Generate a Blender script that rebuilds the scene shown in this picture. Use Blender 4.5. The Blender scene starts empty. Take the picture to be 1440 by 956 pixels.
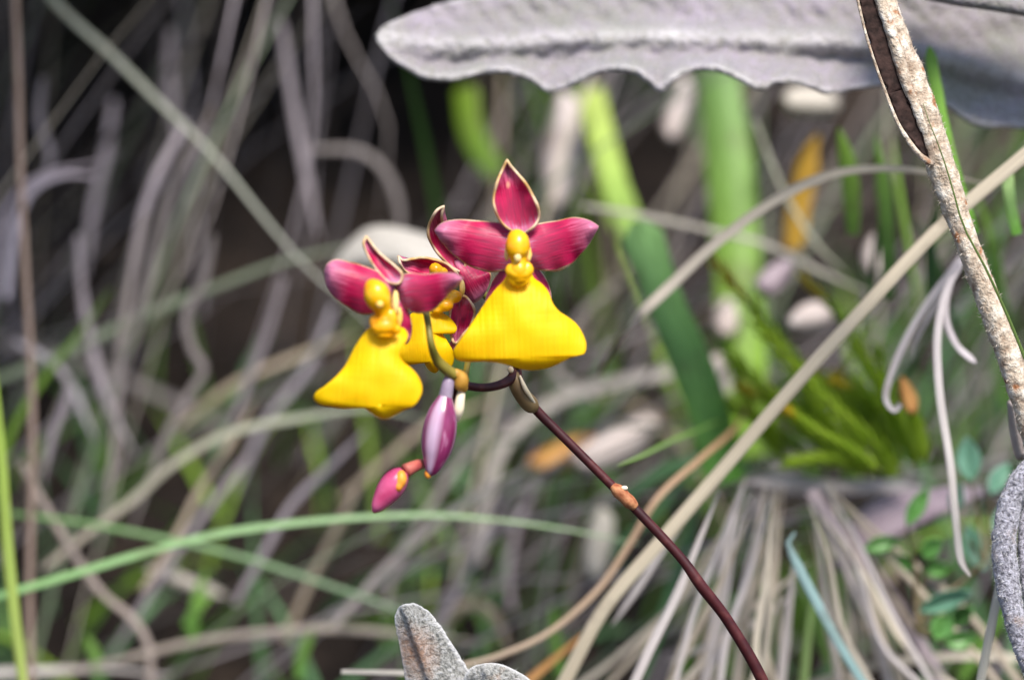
import bpy, bmesh, math, random
from mathutils import Vector, noise as mnoise

random.seed(7)
R = math.radians
scene = bpy.context.scene
C = scene.collection

# ------------------------------------------------------------------ camera
CAM_H, PITCH, LENS, FOCUS = 0.42, -10.0, 100.0, 0.450
cam_d = bpy.data.cameras.new('camera')
cam = bpy.data.objects.new('camera', cam_d); C.objects.link(cam)
cam.location = (0, 0, CAM_H)
cam.rotation_euler = (R(90 + PITCH), 0, 0)
cam_d.lens = LENS; cam_d.sensor_width = 36.0; cam_d.sensor_fit = 'HORIZONTAL'
cam_d.clip_start = 0.01; cam_d.clip_end = 500
cam_d.dof.use_dof = True
cam_d.dof.focus_distance = FOCUS
cam_d.dof.aperture_fstop = 8.5
cam_d.dof.aperture_blades = 0
scene.camera = cam

# ------------------------------------------------------------------ light
SUN_EL, SUN_AZ = 58.0, 155.0          # azimuth clockwise from +Y: high behind the camera, to its right
w = bpy.data.worlds.new('World'); scene.world = w; w.use_nodes = True
nt = w.node_tree
bg = nt.nodes['Background']
sky = nt.nodes.new('ShaderNodeTexSky'); sky.sky_type = 'NISHITA'; sky.sun_disc = False
sky.sun_elevation = R(SUN_EL); sky.sun_rotation = R(SUN_AZ)
sky.air_density = 1.0; sky.dust_density = 1.2; sky.ozone_density = 1.0
nt.links.new(sky.outputs[0], bg.inputs[0]); bg.inputs[1].default_value = 0.075
sd = bpy.data.lights.new('sun', 'SUN'); sd.energy = 2.6; sd.angle = R(22); sd.color = (1, .95, .87)
sun = bpy.data.objects.new('sun', sd); C.objects.link(sun)
sv = Vector((math.sin(R(SUN_AZ)) * math.cos(R(SUN_EL)), math.cos(R(SUN_AZ)) * math.cos(R(SUN_EL)), math.sin(R(SUN_EL))))
sun.rotation_euler = sv.to_track_quat('Z', 'Y').to_euler()
sun.location = sv * 3
vs = scene.view_settings
vs.view_transform = 'Standard'; vs.look = 'None'; vs.exposure = 1.3; vs.gamma = 1.0
vs.use_curve_mapping = False
scene.cycles.use_denoising = True
scene.cycles.max_bounces = 8
scene.cycles.sample_clamp_indirect = 6

# ------------------------------------------------------------------ placing helpers
FPX = LENS / 36.0 * 1440
cp, sp = math.cos(R(PITCH)), math.sin(R(PITCH))
FWD = Vector((0, cp, sp)); UP = Vector((0, -sp, cp)); RT = Vector((1, 0, 0))
CAMP = Vector((0, 0, CAM_H))
def P(px, py, z):
    return CAMP + z * (FWD + RT * ((px - 720) / FPX) - UP * ((py - 478) / FPX))
def PX(n, z): return n * z / FPX            # length of n picture pixels at distance z
def ground(x, y):
    h = 1.6 * math.tanh(y / 4.0)
    if abs(x) < 3 and -2 < y < 4:
        h += .018 * mnoise.noise(Vector((x * 9, y * 9, 1.3))) + .008 * mnoise.noise(Vector((x * 31, y * 31, 5)))
    else:
        h += .05 * mnoise.noise(Vector((x * .7, y * .7, 2)))
    return h
def crom(pts, n, vals=None):
    """smooth curve through the points, evenly spaced; vals are carried along at the same places"""
    pts = [Vector(p) for p in pts]; m = len(pts)
    L = [0.0]
    for i in range(m - 1): L.append(L[-1] + max((pts[i + 1] - pts[i]).length, 1e-9))
    def tang(q):
        out = []
        for i in range(m):
            a_, b_ = max(i - 1, 0), min(i + 1, m - 1); out.append((q[b_] - q[a_]) * (1.0 / (L[b_] - L[a_])))
        return out
    def at(q, T, k, t, h):
        t2, t3 = t * t, t * t * t
        return q[k] * (2 * t3 - 3 * t2 + 1) + T[k] * (h * (t3 - 2 * t2 + t)) + q[k + 1] * (3 * t2 - 2 * t3) + T[k + 1] * (h * (t3 - t2))
    TP = tang(pts); TV = tang(vals) if vals else None
    out = []; vo = []; k = 0
    for i in range(n):
        s = L[-1] * i / (n - 1)
        while k < m - 2 and L[k + 1] < s: k += 1
        h = L[k + 1] - L[k]; t = (s - L[k]) / h
        out.append(at(pts, TP, k, t, h))
        if vals: vo.append(max(at(vals, TV, k, t, h), 1e-6))
    return (out, vo) if vals else out

# ------------------------------------------------------------------ materials
MATS = {}
class NB:
    def __init__(s, name):
        s.m = bpy.data.materials.new(name); s.m.use_nodes = True
        s.t = s.m.node_tree; s.n = s.t.nodes; s.b = s.n['Principled BSDF']; s.out = s.n['Material Output']
        MATS[name] = s.m; NB.last = s
    def new(s, typ, **kw):
        n = s.n.new(typ)
        for k, v in kw.items():
            if k.startswith('i_'): n.inputs[int(k[2:])].default_value = v
            else: setattr(n, k, v)
        return n
    def link(s, a, b): s.t.links.new(a, b)
    def attr(s, name): return s.new('ShaderNodeAttribute', attribute_name=name)
    def noise(s, scale, detail=3, vec=None, rough=.55):
        n = s.new('ShaderNodeTexNoise'); n.inputs['Scale'].default_value = scale
        n.inputs['Detail'].default_value = detail; n.inputs['Roughness'].default_value = rough
        s.link(vec if vec else s.coord(), n.inputs['Vector']); return n.outputs['Fac']
    def coord(s):
        if not hasattr(s, '_c'): s._c = s.new('ShaderNodeTexCoord')
        return s._c.outputs['Object']
    def ramp(s, fac, stops):
        r = s.new('ShaderNodeValToRGB'); e = r.color_ramp.elements
        while len(e) < len(stops): e.new(.5)
        for el, (p, c) in zip(e, stops):
            el.position = p; el.color = (*c, 1) if len(c) == 3 else c
        s.link(fac, r.inputs[0]); return r.outputs[0]
    def mix(s, fac, a, b, mode='MIX'):
        n = s.new('ShaderNodeMix', data_type='RGBA', blend_type=mode)
        for sock, v in ((n.inputs[0], fac), (n.inputs[6], a), (n.inputs[7], b)):
            if isinstance(v, (int, float)): sock.default_value = v
            elif isinstance(v, tuple): sock.default_value = (*v, 1) if len(v) == 3 else v
            else: s.link(v, sock)
        return n.outputs[2]
    def bump(s, h, strength, dist):
        n = s.new('ShaderNodeBump'); n.inputs['Strength'].default_value = strength; n.inputs['Distance'].default_value = dist
        s.link(h, n.inputs['Height']); s.link(n.outputs[0], s.b.inputs['Normal']); return n.outputs[0]
    def finish(s, col, rough=.5, spec=.4, trans=0.0, tcol=None):
        s.link(col, s.b.inputs['Base Color'])
        s.b.inputs['Roughness'].default_value = rough; s.b.inputs['Specular IOR Level'].default_value = spec
        if trans:
            tr = s.new('ShaderNodeBsdfTranslucent'); s.link(tcol if tcol else col, tr.inputs['Color'])
            mx = s.new('ShaderNodeMixShader'); mx.inputs[0].default_value = trans
            s.link(s.b.outputs[0], mx.inputs[1]); s.link(tr.outputs[0], mx.inputs[2]); s.link(mx.outputs[0], s.out.inputs[0])
        return s.m

def mat_blade():
    k = NB('blade'); col = k.attr('col').outputs['Color']
    uv = k.attr('st')
    mp = k.new('ShaderNodeMapping'); mp.inputs['Scale'].default_value = (14, 1.2, 1); k.link(uv.outputs['Vector'], mp.inputs['Vector'])
    st = k.noise(1.0, 3, mp.outputs[0])
    bl = k.noise(90, 3)
    c = k.mix(1.0, col, k.ramp(st, [(.3, (.72, .70, .68)), (.7, (1.2, 1.2, 1.2))]), 'MULTIPLY')
    c = k.mix(k.ramp(bl, [(.58, (0, 0, 0)), (.75, (.5, .5, .5))]), c, (.12, .08, .05))
    k.bump(st, .35, .0003)
    k.finish(c, .5, .35, .22)
mat_blade()

def mat_petal():
    k = NB('petal'); s = k.attr('s').outputs['Fac']; a = k.attr('a').outputs['Fac']; uv = k.attr('st').outputs['Vector']
    mp = k.new('ShaderNodeMapping'); mp.inputs['Scale'].default_value = (16, 1.6, 1); k.link(uv, mp.inputs['Vector'])
    vein = k.noise(1.0, 2, mp.outputs[0]); mot = k.noise(300, 3)
    c = k.ramp(vein, [(.25, (.20, .002, .04)), (.5, (.42, .004, .062)), (.8, (.62, .014, .10))])
    an = k.new('ShaderNodeMath', operation='MULTIPLY_ADD'); k.link(vein, an.inputs[0]); an.inputs[1].default_value = .5; k.link(a, an.inputs[2])
    an2 = k.new('ShaderNodeMath', operation='SUBTRACT'); k.link(an.outputs[0], an2.inputs[0]); an2.inputs[1].default_value = .25
    c = k.mix(k.ramp(an2.outputs[0], [(.0, (.75, .75, .75)), (.2, (.12, .12, .12)), (.62, (0, 0, 0)), (.98, (.62, .62, .62))]), c, (.62, .30, .46))
    add = k.new('ShaderNodeMath', operation='MULTIPLY_ADD'); k.link(mot, add.inputs[0]); add.inputs[1].default_value = .08; s9 = k.new('ShaderNodeMath', operation='MULTIPLY'); k.link(s, s9.inputs[0]); s9.inputs[1].default_value = .88; k.link(s9.outputs[0], add.inputs[2])
    edge = k.ramp(add.outputs[0], [(.852, (0, 0, 0)), (.905, (.8, .8, .8))])
    ec = k.ramp(mot, [(.35, (.62, .40, .10)), (.6, (.78, .66, .42))])
    c = k.mix(edge, c, ec)
    sp = k.noise(260, 1)
    c = k.mix(k.ramp(sp, [(.76, (0, 0, 0)), (.79, (.7, .7, .7))]), c, (.75, .45, .25))
    k.bump(vein, .25, .0004)
    k.finish(c, .42, .32, .12)
mat_petal()

def mat_lip():
    k = NB('lip'); a = k.attr('a').outputs['Fac']
    n = k.noise(160, 2)
    c = k.ramp(n, [(.3, (.95, .57, .0)), (.7, (.98, .67, .001))])
    mp = k.new('ShaderNodeMapping'); mp.inputs['Scale'].default_value = (9, .8, 1); k.link(k.attr('st').outputs['Vector'], mp.inputs['Vector'])
    v = k.noise(1.0, 3, mp.outputs[0])
    c = k.mix(k.ramp(v, [(.52, (0, 0, 0)), (.75, (.35, .35, .35))]), c, (.90, .42, .0))
    k.bump(v, .35, .0005)
    k.finish(c, .5, .25, .3)
mat_lip()
def mat_column():
    k = NB('column'); n = k.noise(330, 3)
    c = k.ramp(n, [(.3, (.90, .34, .0)), (.6, (.96, .52, .005)), (.8, (.95, .7, .1))])
    k.finish(c, .28, .5, .1)
mat_column()
def mat_anther():
    k = NB('pale_yellow'); n = k.noise(300, 2)
    k.finish(k.ramp(n, [(.3, (.92, .55, .06)), (.7, (.92, .72, .30))]), .35, .5, .1)
mat_anther()
def mat_stem():
    k = NB('stem'); a = k.attr('a').outputs['Fac']; n = k.noise(300, 4)
    c = k.ramp(n, [(.3, (.028, .005, .007)), (.55, (.06, .010, .012)), (.8, (.14, .04, .035))])
    k.bump(n, .3, .0003)
    k.finish(c, .45, .35)
mat_stem()
def simple(name, c1, c2, scale=200, rough=.45, spec=.4, trans=0., bump=.2, detail=3):
    k = NB(name); n = k.noise(scale, detail)
    k.bump(n, bump, .0004)
    k.finish(k.ramp(n, [(.32, c1), (.68, c2)]), rough, spec, trans)
simple('node_green', (.13, .075, .03), (.24, .16, .07), 250)
simple('rust_node', (.26, .07, .03), (.52, .24, .11), 700, .6, .3, 0, .7)
simple('cream', (.70, .58, .38), (.85, .77, .6), 200)
simple('olive', (.14, .13, .02), (.26, .20, .03), 200)
simple('amber', (.36, .17, .02), (.58, .32, .05), 330)
simple('bud_pink', (.52, .03, .13), (.72, .14, .30), 200, .3, .6, .08)
simple('orange', (.75, .22, .02), (.9, .4, .05), 300)
simple('red_pedicel', (.35, .06, .06), (.5, .14, .1), 300)
simple('lilac_pedicel', (.20, .14, .22), (.34, .27, .36), 300)
def mat_bud():
    k = NB('bud'); n = k.noise(160, 3); uv = k.attr('st').outputs['Vector']
    mp = k.new('ShaderNodeMapping'); mp.inputs['Scale'].default_value = (6, .7, 1); k.link(uv, mp.inputs['Vector'])
    v = k.noise(1.0, 2, mp.outputs[0])
    c = k.ramp(v, [(.3, (.16, .012, .07)), (.55, (.26, .03, .12)), (.75, (.46, .20, .34))])
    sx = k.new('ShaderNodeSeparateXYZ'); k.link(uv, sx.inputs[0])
    c = k.mix(k.ramp(sx.outputs[0], [(.05, (.5, .5, .5)), (.16, (0, 0, 0)), (.42, (0, 0, 0)), (.56, (.75, .75, .75)), (.66, (.75, .75, .75)), (.80, (.05, .05, .05)), (.97, (.35, .35, .35))]), c, (.66, .50, .68))  # pale lilac streaks stand in for highlights, painted into the bud colour
    k.finish(c, .26, .65, .05)
mat_bud()

def mat_wool():
    k = NB('wool'); n = k.noise(900, 3); m = k.noise(75, 5, rough=.7); f = k.noise(2200, 2)
    c = k.ramp(m, [(.32, (.20, .205, .17)), (.5, (.25, .225, .24)), (.68, (.31, .265, .32))])
    c = k.mix(k.attr('rib').outputs['Fac'], c, (.60, .57, .58))
    c = k.mix(k.ramp(n, [(.38, (.55, .55, .55)), (.52, (0, 0, 0))]), c, (.24, .23, .19))
    k.bump(n, .8, .0012)
    k.finish(c, .9, .15)
    k.b.inputs['Sheen Weight'].default_value = .35; k.b.inputs['Sheen Roughness'].default_value = .5
mat_wool()
def mat_wool_near(name='wool_near', c3=((.09, .085, .105), (.42, .40, .47), (.74, .72, .83))):
    k = NB(name); n = k.noise(1500, 4, rough=.7); m = k.noise(260, 3)
    c = k.ramp(n, [(.36, c3[0]), (.5, c3[1]), (.66, c3[2])])
    c = k.mix(k.ramp(m, [(.62, (0, 0, 0)), (.76, (.7, .7, .7))]), c, (.33, .19, .10))
    k.bump(n, 1.0, .0012)
    k.finish(c, .9, .15)
    k.b.inputs['Sheen Weight'].default_value = .4
mat_wool_near()
def mat_wool_stained():
    mat_wool_near('wool_stained', ((.10, .105, .10), (.37, .36, .335), (.58, .575, .59))); k = NB.last
    sa = k.attr('s').outputs['Fac']; old = k.b.inputs['Base Color'].links[0].from_socket
    k.link(k.mix(k.ramp(sa, [(.84, (0, 0, 0)), (.97, (.85, .85, .85))]), old, (.80, .79, .80)), k.b.inputs['Base Color'])
    v = k.new('ShaderNodeVectorMath', operation='DISTANCE'); k.link(k.coord(), v.inputs[0]); v.inputs[1].default_value = P(576, 925, .453)
    a_ = k.new('ShaderNodeMath', operation='MULTIPLY_ADD'); k.link(k.noise(900, 3), a_.inputs[0]); a_.inputs[1].default_value = .003; k.link(v.outputs['Value'], a_.inputs[2])
    old = k.b.inputs['Base Color'].links[0].from_socket
    k.link(k.mix(k.ramp(a_.outputs[0], [(.0032, (.9, .9, .9)), (.0055, (0, 0, 0))]), old, (.40, .15, .05)), k.b.inputs['Base Color'])
mat_wool_stained()
def mat_stalk():
    k = NB('stalk'); n = k.noise(520, 4, rough=.65); m = k.noise(330, 2); g = k.noise(110, 3)
    c = k.ramp(n, [(.32, (.30, .21, .15)), (.5, (.55, .45, .35)), (.7, (.82, .76, .68))])
    c = k.mix(k.ramp(m, [(.60, (0, 0, 0)), (.68, (.85, .85, .85))]), c, (.36, .13, .04))
    c = k.mix(k.ramp(g, [(.60, (0, 0, 0)), (.72, (.5, .5, .5))]), c, (.26, .17, .12))
    k.bump(n, .9, .0012)
    k.finish(c, .8, .2)
mat_stalk()
simple('dark_sheath', (.014, .008, .007), (.05, .028, .024), 700, .8, .15, 0, .8)
simple('wool_hair', (.66, .64, .62), (.8, .79, .78), 100, .8, .2, .2, 0)
simple('stalk_hair', (.6, .5, .4), (.78, .72, .64), 100, .8, .2, .2, 0)
simple('dead_leaf_pale', (.44, .36, .33), (.66, .58, .55), 120, .7, .25, .1)
simple('dead_leaf_purple', (.27, .20, .24), (.42, .34, .37), 120, .6, .35, .1)
simple('dead_leaf_orange', (.42, .17, .05), (.55, .30, .09), 120, .6, .3, .15)
simple('dead_leaf_cream', (.44, .39, .33), (.62, .57, .49), 120, .7, .25, .1)
simple('herb_leaf', (.07, .20, .04), (.13, .30, .08), 150, .38, .5, .15)
simple('herb_leaf_blue', (.09, .22, .14), (.15, .31, .21), 150, .34, .6, .15)
simple('herb_stem', (.10, .09, .04), (.16, .12, .06), 150)
simple('moss_green', (.22, .36, .01), (.38, .52, .05), 180, .5, .35, .4)
simple('moss_tip', (.45, .32, .01), (.55, .42, .03), 180, .5, .35, .2)
def mat_ground():
    k = NB('soil'); n = k.noise(38, 6); f = k.noise(300, 4)
    c = k.ramp(n, [(.3, (.008, .006, .005)), (.5, (.018, .013, .011)), (.72, (.045, .032, .024))])
    c = k.mix(.5, c, k.ramp(f, [(.3, (.4, .4, .4)), (.7, (1.5, 1.5, 1.5))]), 'MULTIPLY')
    k.bump(f, .9, .004)
    k.finish(c, .95, .15)
mat_ground()

# ------------------------------------------------------------------ object helpers
def link(o, parent=None):
    C.objects.link(o)
    if parent: o.parent = parent; o.matrix_parent_inverse = parent.matrix_world.inverted()
    return o
def tag(o, label=None, cat=None, group=None, kind=None):
    if label: o['label'] = label
    if cat: o['category'] = cat
    if group: o['group'] = group
    if kind: o['kind'] = kind
    return o
def empty(name, loc):
    o = bpy.data.objects.new(name, None); o.location = loc; o.empty_display_size = .005
    C.objects.link(o); bpy.context.view_layer.update(); return o
def mesh_obj(name, V, F, mat, parent=None, attrs=None, smooth=True, solid=0, offset=0):
    me = bpy.data.meshes.new(name); me.from_pydata([tuple(v) for v in V], [], F); me.update()
    if attrs:
        for an, (typ, vals) in attrs.items():
            at = me.attributes.new(an, typ, 'POINT')
            if typ == 'FLOAT': at.data.foreach_set('value', vals)
            elif typ == 'FLOAT_VECTOR': at.data.foreach_set('vector', [c for v in vals for c in v])
            elif typ == 'FLOAT_COLOR': at.data.foreach_set('color', [c for v in vals for c in v])
    if smooth: me.polygons.foreach_set('use_smooth', [True] * len(me.polygons))
    for m in (mat if isinstance(mat, (list, tuple)) else [mat]): me.materials.append(MATS[m])
    o = bpy.data.objects.new(name, me); link(o, parent)
    if solid:
        md = o.modifiers.new('thickness', 'SOLIDIFY'); md.thickness = solid; md.offset = offset
    return o

class Ribbons:
    """folded, tapering grass blades with real thickness"""
    def __init__(s): s.V = []; s.F = []; s.col = []; s.st = []
    def add(s, pts, w, colA, colB=None, n=22, taper='tip', facing=None, twist=0., fold=.22, thick=.00022, jit=0.):
        pts = crom(pts, n); colB = colB or colA; b = len(s.V); ph = random.random() * 50
        roll0 = random.uniform(-.3, .3) if facing is None else 0
        for i, p in enumerate(pts):
            t = i / (n - 1)
            tan = (pts[min(i + 1, n - 1)] - pts[max(i - 1, 0)]).normalized()
            f = facing if facing is not None else ((CAMP - p).normalized() + Vector((0, 0, .45))).normalized()
            side = tan.cross(f)
            if side.length < 1e-5: side = tan.cross(Vector((1, 0, 0)))
            side.normalize(); nrm = side.cross(tan).normalized()
            ang = roll0 + twist * (t - .5)
            sd_ = side * math.cos(ang) + nrm * math.sin(ang); nn = nrm * math.cos(ang) - side * math.sin(ang)
            if taper == 'tip': k = min(1, (1 - t) * 3.2) ** .7 * (.75 + .25 * min(1, t * 4))
            elif taper == 'both': k = min(1, (1 - t) * 3.5, t * 3.5) ** .7
            elif taper == 'blunt': k = min(1, (1 - t) * 14 + .25)
            else: k = 1
            k = max(k, .05) * (1 + jit * mnoise.noise(Vector((t * 6, ph, 0))))
            h = w * .5 * k
            th = nn * thick
            fo = nn * (-h * 2 * fold)
            for q, (a_, d_) in enumerate(((-1, 0), (0, 1), (1, 0))):
                s.V.append(p + sd_ * (h * a_) + fo * d_ + th * .5)
            for q, (a_, d_) in enumerate(((-1, 0), (0, 1), (1, 0))):
                s.V.append(p + sd_ * (h * a_) + fo * d_ - th * .5)
            c = tuple(colA[j] + (colB[j] - colA[j]) * t for j in range(3)) + (1,)
            for q in range(6):
                s.col.append(c); s.st.append(((q % 3) * .5 + ph, t * 8 + ph, 0))
        for i in range(n - 1):
            o = b + i * 6; e = o + 6
            s.F += [(o, o + 1, e + 1, e), (o + 1, o + 2, e + 2, e + 1), (o + 3, e + 3, e + 4, o + 4), (o + 4, e + 4, e + 5, o + 5),
                    (o, e, e + 3, o + 3), (o + 2, o + 5, e + 5, e + 2)]
    def add_thin(s, pts, w, col, colB=None):
        """three-point section without thickness, for the far mass"""
        n = len(pts); b = len(s.V); roll = random.uniform(-.9, .9); colB = colB or col; ph = random.random() * 50
        for i, p in enumerate(pts):
            t = i / (n - 1)
            tan = (pts[min(i + 1, n - 1)] - pts[max(i - 1, 0)]).normalized()
            f = (CAMP - p).normalized(); side = tan.cross(f)
            if side.length < 1e-5: side = Vector((1, 0, 0))
            side.normalize(); nrm = side.cross(tan)
            sd_ = side * math.cos(roll) + nrm * math.sin(roll); nn = nrm * math.cos(roll) - side * math.sin(roll)
            h = w * .5 * max(.06, min(1, (1 - t) * 2.5)) 
            s.V += [p - sd_ * h, p - nn * h * .5, p + sd_ * h]
            c = tuple(col[j] + (colB[j] - col[j]) * t for j in range(3)) + (1,)
            for q in range(3): s.col.append(c); s.st.append((q * .5 + ph, t * 8 + ph, 0))
        for i in range(n - 1):
            o = b + i * 3; e = o + 3
            s.F += [(o, o + 1, e + 1, e), (o + 1, o + 2, e + 2, e + 1)]
    def build(s, name, parent=None):
        return mesh_obj(name, s.V, s.F, 'blade', parent, {'col': ('FLOAT_COLOR', s.col), 'st': ('FLOAT_VECTOR', s.st)})

def tube_data(pts, radii, sides=14, n=None, bumpy=0., squash=None, cap=True):
    if n:
        m = len(pts)
        if len(radii) != m:
            radii = [radii[min(round(i * (len(radii) - 1) / (m - 1)), len(radii) - 1)] for i in range(m)]
        pts, radii = crom(pts, n, list(radii))
    else: pts = [Vector(p) for p in pts]
    V = []; F = []; a = []; st = []; N = len(pts)
    ref = None
    for i, p in enumerate(pts):
        tan = (pts[min(i + 1, N - 1)] - pts[max(i - 1, 0)]).normalized()
        if ref is None:
            ref = tan.cross(FWD)
            if ref.length < .1: ref = tan.cross(RT)
        ref = (ref - tan * ref.dot(tan)).normalized(); bi = tan.cross(ref)
        for j in range(sides):
            th = 2 * math.pi * j / sides
            r = radii[i]
            if bumpy:
                q = p + (ref * math.cos(th) + bi * math.sin(th)) * r
                r *= 1 + bumpy * mnoise.noise(q * 420) + bumpy * .6 * mnoise.noise(q * 1100)
            V.append(p + ref * (math.cos(th) * r * (squash or 1)) + bi * (math.sin(th) * r)); a.append(i / (N - 1)); st.append((j / sides * 2 if j < sides / 2 else 2 - j / sides * 2, i / (N - 1) * 4, 0))
    for i in range(N - 1):
        for j in range(sides):
            k = (j + 1) % sides
            F.append((i * sides + j, i * sides + k, (i + 1) * sides + k, (i + 1) * sides + j))
    if cap: F += [tuple(range(sides))[::-1], tuple((N - 1) * sides + j for j in range(sides))]
    return V, F, a, st
def tube(name, pts, radii, mat, parent=None, sides=14, n=None, bumpy=0., squash=None):
    V, F, a, st = tube_data(pts, radii, sides, n, bumpy, squash)
    return mesh_obj(name, V, F, mat, parent, {'a': ('FLOAT', a), 'st': ('FLOAT_VECTOR', st)})

def patch(name, outline, base, tip, z, mat, parent=None, d=(0, 0), bow=0., cup=0., rip=0., ripk=7, crease=0., nseg=110, rings=13, solid=.0004, wob=0., rag=0.):
    """a petal: closed outline in picture pixels at distance z; depth profile in millimetres (+ = away)"""
    pts = [Vector((x, y, 0)) for x, y in outline]
    cl = crom(pts + [pts[0]], nseg + 1)[:-1]
    B = Vector((*base, 0)); T = Vector((*tip, 0)); ax = T - B; L2 = ax.length_squared
    V = []; F = []; S = []; A = []; ST = []
    ph = random.random() * 20
    spine = []
    for q in cl:
        a_ = round(max(.12, min(.88, (q - B).dot(ax) / L2)) * 36) / 36; spine.append(B + ax * a_)
    if rag: cl = [q + Vector((mnoise.noise(q * .11), mnoise.noise(q * .11 + Vector((9, 0, 0))), 0)) * rag + Vector((mnoise.noise(q * .4), mnoise.noise(q * .4 + Vector((9, 0, 0))), 0)) * rag * .5 for q in cl]
    perp = Vector((-ax.y, ax.x, 0)) / math.sqrt(L2)
    for r in range(rings + 1):
        s = (r / rings) ** .85 if r else 0.0
        for i, q in enumerate(cl):
            p = spine[i].lerp(q, s)
            a_ = (p - B).dot(ax) / L2; ac = max(-.1, min(1.1, a_))
            v = (p - B).dot(perp)
            th = 2 * math.pi * i / nseg
            dd = d[0] + (d[1] - d[0]) * ac + bow * math.sin(math.pi * max(0, min(1, ac))) + cup * s * s
            dd += rip * s ** 3 * math.sin(ripk * th + ph) + crease * math.exp(-(v / 5.) ** 2)
            dd += wob * mnoise.noise(Vector((p.x * .03, p.y * .03, ph)))
            V.append(P(p.x, p.y, z + dd / 1000)); S.append(s); A.append(ac); ST.append((v / 40 + ph, ac * 2, 0))
    n = nseg
    for r in range(rings):
        for i in range(n):
            k = (i + 1) % n
            f = (r * n + i, r * n + k, (r + 1) * n + k, (r + 1) * n + i)
            F.append(f)
    o = mesh_obj(name, V, F, mat, parent, {'s': ('FLOAT', S), 'a': ('FLOAT', A), 'st': ('FLOAT_VECTOR', ST)}, solid=solid)
    bm = bmesh.new(); bm.from_mesh(o.data); bmesh.ops.remove_doubles(bm, verts=bm.verts, dist=4e-6); bmesh.ops.dissolve_degenerate(bm, dist=1e-6, edges=bm.edges)
    bmesh.ops.recalc_face_normals(bm, faces=bm.faces); bm.to_mesh(o.data); bm.free()
    o.data.polygons.foreach_set('use_smooth', [True] * len(o.data.polygons))
    return o

def blobs(name, specs, mat, parent):
    """several overlapping ellipsoid swellings grown together: (px, py, z, rx_px, ry_px, depth_px)"""
    V = []; F = []
    for (x, y, z, rx, ry, rd) in specs:
        b = len(V); nu, nv = 16, 10; c = P(x, y, z)
        for j in range(nv + 1):
            ph = math.pi * j / nv
            for i in range(nu):
                th = 2 * math.pi * i / nu
                q = RT * (PX(rx, z) * math.sin(ph) * math.cos(th)) + UP * (PX(ry, z) * math.cos(ph)) + FWD * (PX(rd, z) * math.sin(ph) * math.sin(th))
                q *= 1 + .10 * mnoise.noise((c + q) * 500)
                V.append(c + q)
        for j in range(nv):
            for i in range(nu):
                k = (i + 1) % nu; F.append((b + j * nu + i, b + j * nu + k, b + (j + 1) * nu + k, b + (j + 1) * nu + i))
    o = mesh_obj(name, V, F, mat, parent)
    if len(specs) > 1:                     # grown together
        md = o.modifiers.new('merge', 'REMESH'); md.mode = 'VOXEL'; md.voxel_size = .00022; md.use_smooth_shade = True
        md = o.modifiers.new('soft', 'SMOOTH'); md.factor = .5; md.iterations = 12
    return o

# ================================================================== SETTING
def axis_steps():
    xs = [0]; st = .02
    while xs[-1] < 90:
        xs.append(xs[-1] + st)
        if xs[-1] > 1.2: st *= 1.22
    return xs
xs = axis_steps(); gx = [-v for v in xs[:0:-1]] + xs; gy = [v + .6 for v in gx]
V = [(x, y, ground(x, y)) for y in gy for x in gx]; nx = len(gx)
F = [(j * nx + i, j * nx + i + 1, (j + 1) * nx + i + 1, (j + 1) * nx + i) for j in range(len(gy) - 1) for i in range(nx - 1)]
g = mesh_obj('ground', V, F, 'soil'); tag(g, 'dark earth bank under the dry grass', kind='structure')

# colours (albedo)
STRAW = (.40, .33, .25); PALE = (.60, .53, .42); GREY = (.31, .27, .265); LILAC = (.40, .35, .385); BROWN = (.22, .155, .12)
GREEN = (.12, .25, .04); BRIGHT = (.27, .45, .05); COOL = (.12, .26, .11); SAGE = (.27, .34, .22); TEAL = (.28, .50, .48)
RUST = (.45, .20, .08); OCHRE = (.45, .27, .05); YGREEN = (.36, .48, .08); DKGREEN = (.05, .12, .025); SILVER = (.50, .47, .49)

def mul(c, k): return tuple(v * k for v in c)
def droop(root, az, lean, L, sag, n=8):
    d = Vector((math.sin(az) * math.sin(lean), math.cos(az) * math.sin(lean), math.cos(lean)))
    p = Vector(root); out = [p.copy()]
    k = random.uniform(-.5, .5)
    for i in range(n - 1):
        p = p + d * (L / (n - 1)); out.append(p.copy())
        d = (d + Vector((math.cos(az) * .10 * k, -math.sin(az) * .10 * k, -sag / (n - 1)))).normalized()
    return out
def px_of(p):
    q = p - CAMP; z = q.dot(FWD); return 720 + q.dot(RT) / z * FPX, 478 - q.dot(UP) / z * FPX, z
def pick(pal):
    r = random.random() * sum(w_ for w_, _ in pal)
    for w_, c in pal:
        r -= w_
        if r <= 0: break
    m = random.uniform(.7, 1.25); return tuple(v * m for v in c)

def mass(name, label, n, xr, yr, pal, L, W, lean, sag, az=(0, 6.283), keep=None, seed=1, clump=None):
    random.seed(seed); rb = Ribbons()
    for _ in range(n):
        x = random.uniform(*xr); y = random.uniform(*yr)
        pts = droop((x, y, ground(x, y) - .004), random.uniform(*az), random.uniform(*lean), random.uniform(*L), random.uniform(*sag))
        if min(px_of(p)[2] for p in pts) < .53: continue
        if keep and random.random() < .93 and any(not keep(*px_of(p)) for p in pts): continue
        if clump and mnoise.noise(Vector((x * 17, y * 9, seed))) < clump: continue
        c = pick(pal); rb.add_thin(pts, random.uniform(*W), c, tuple(v * .9 for v in c))
    o = rb.build(name); tag(o, label, 'grass', kind='stuff'); return o

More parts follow.
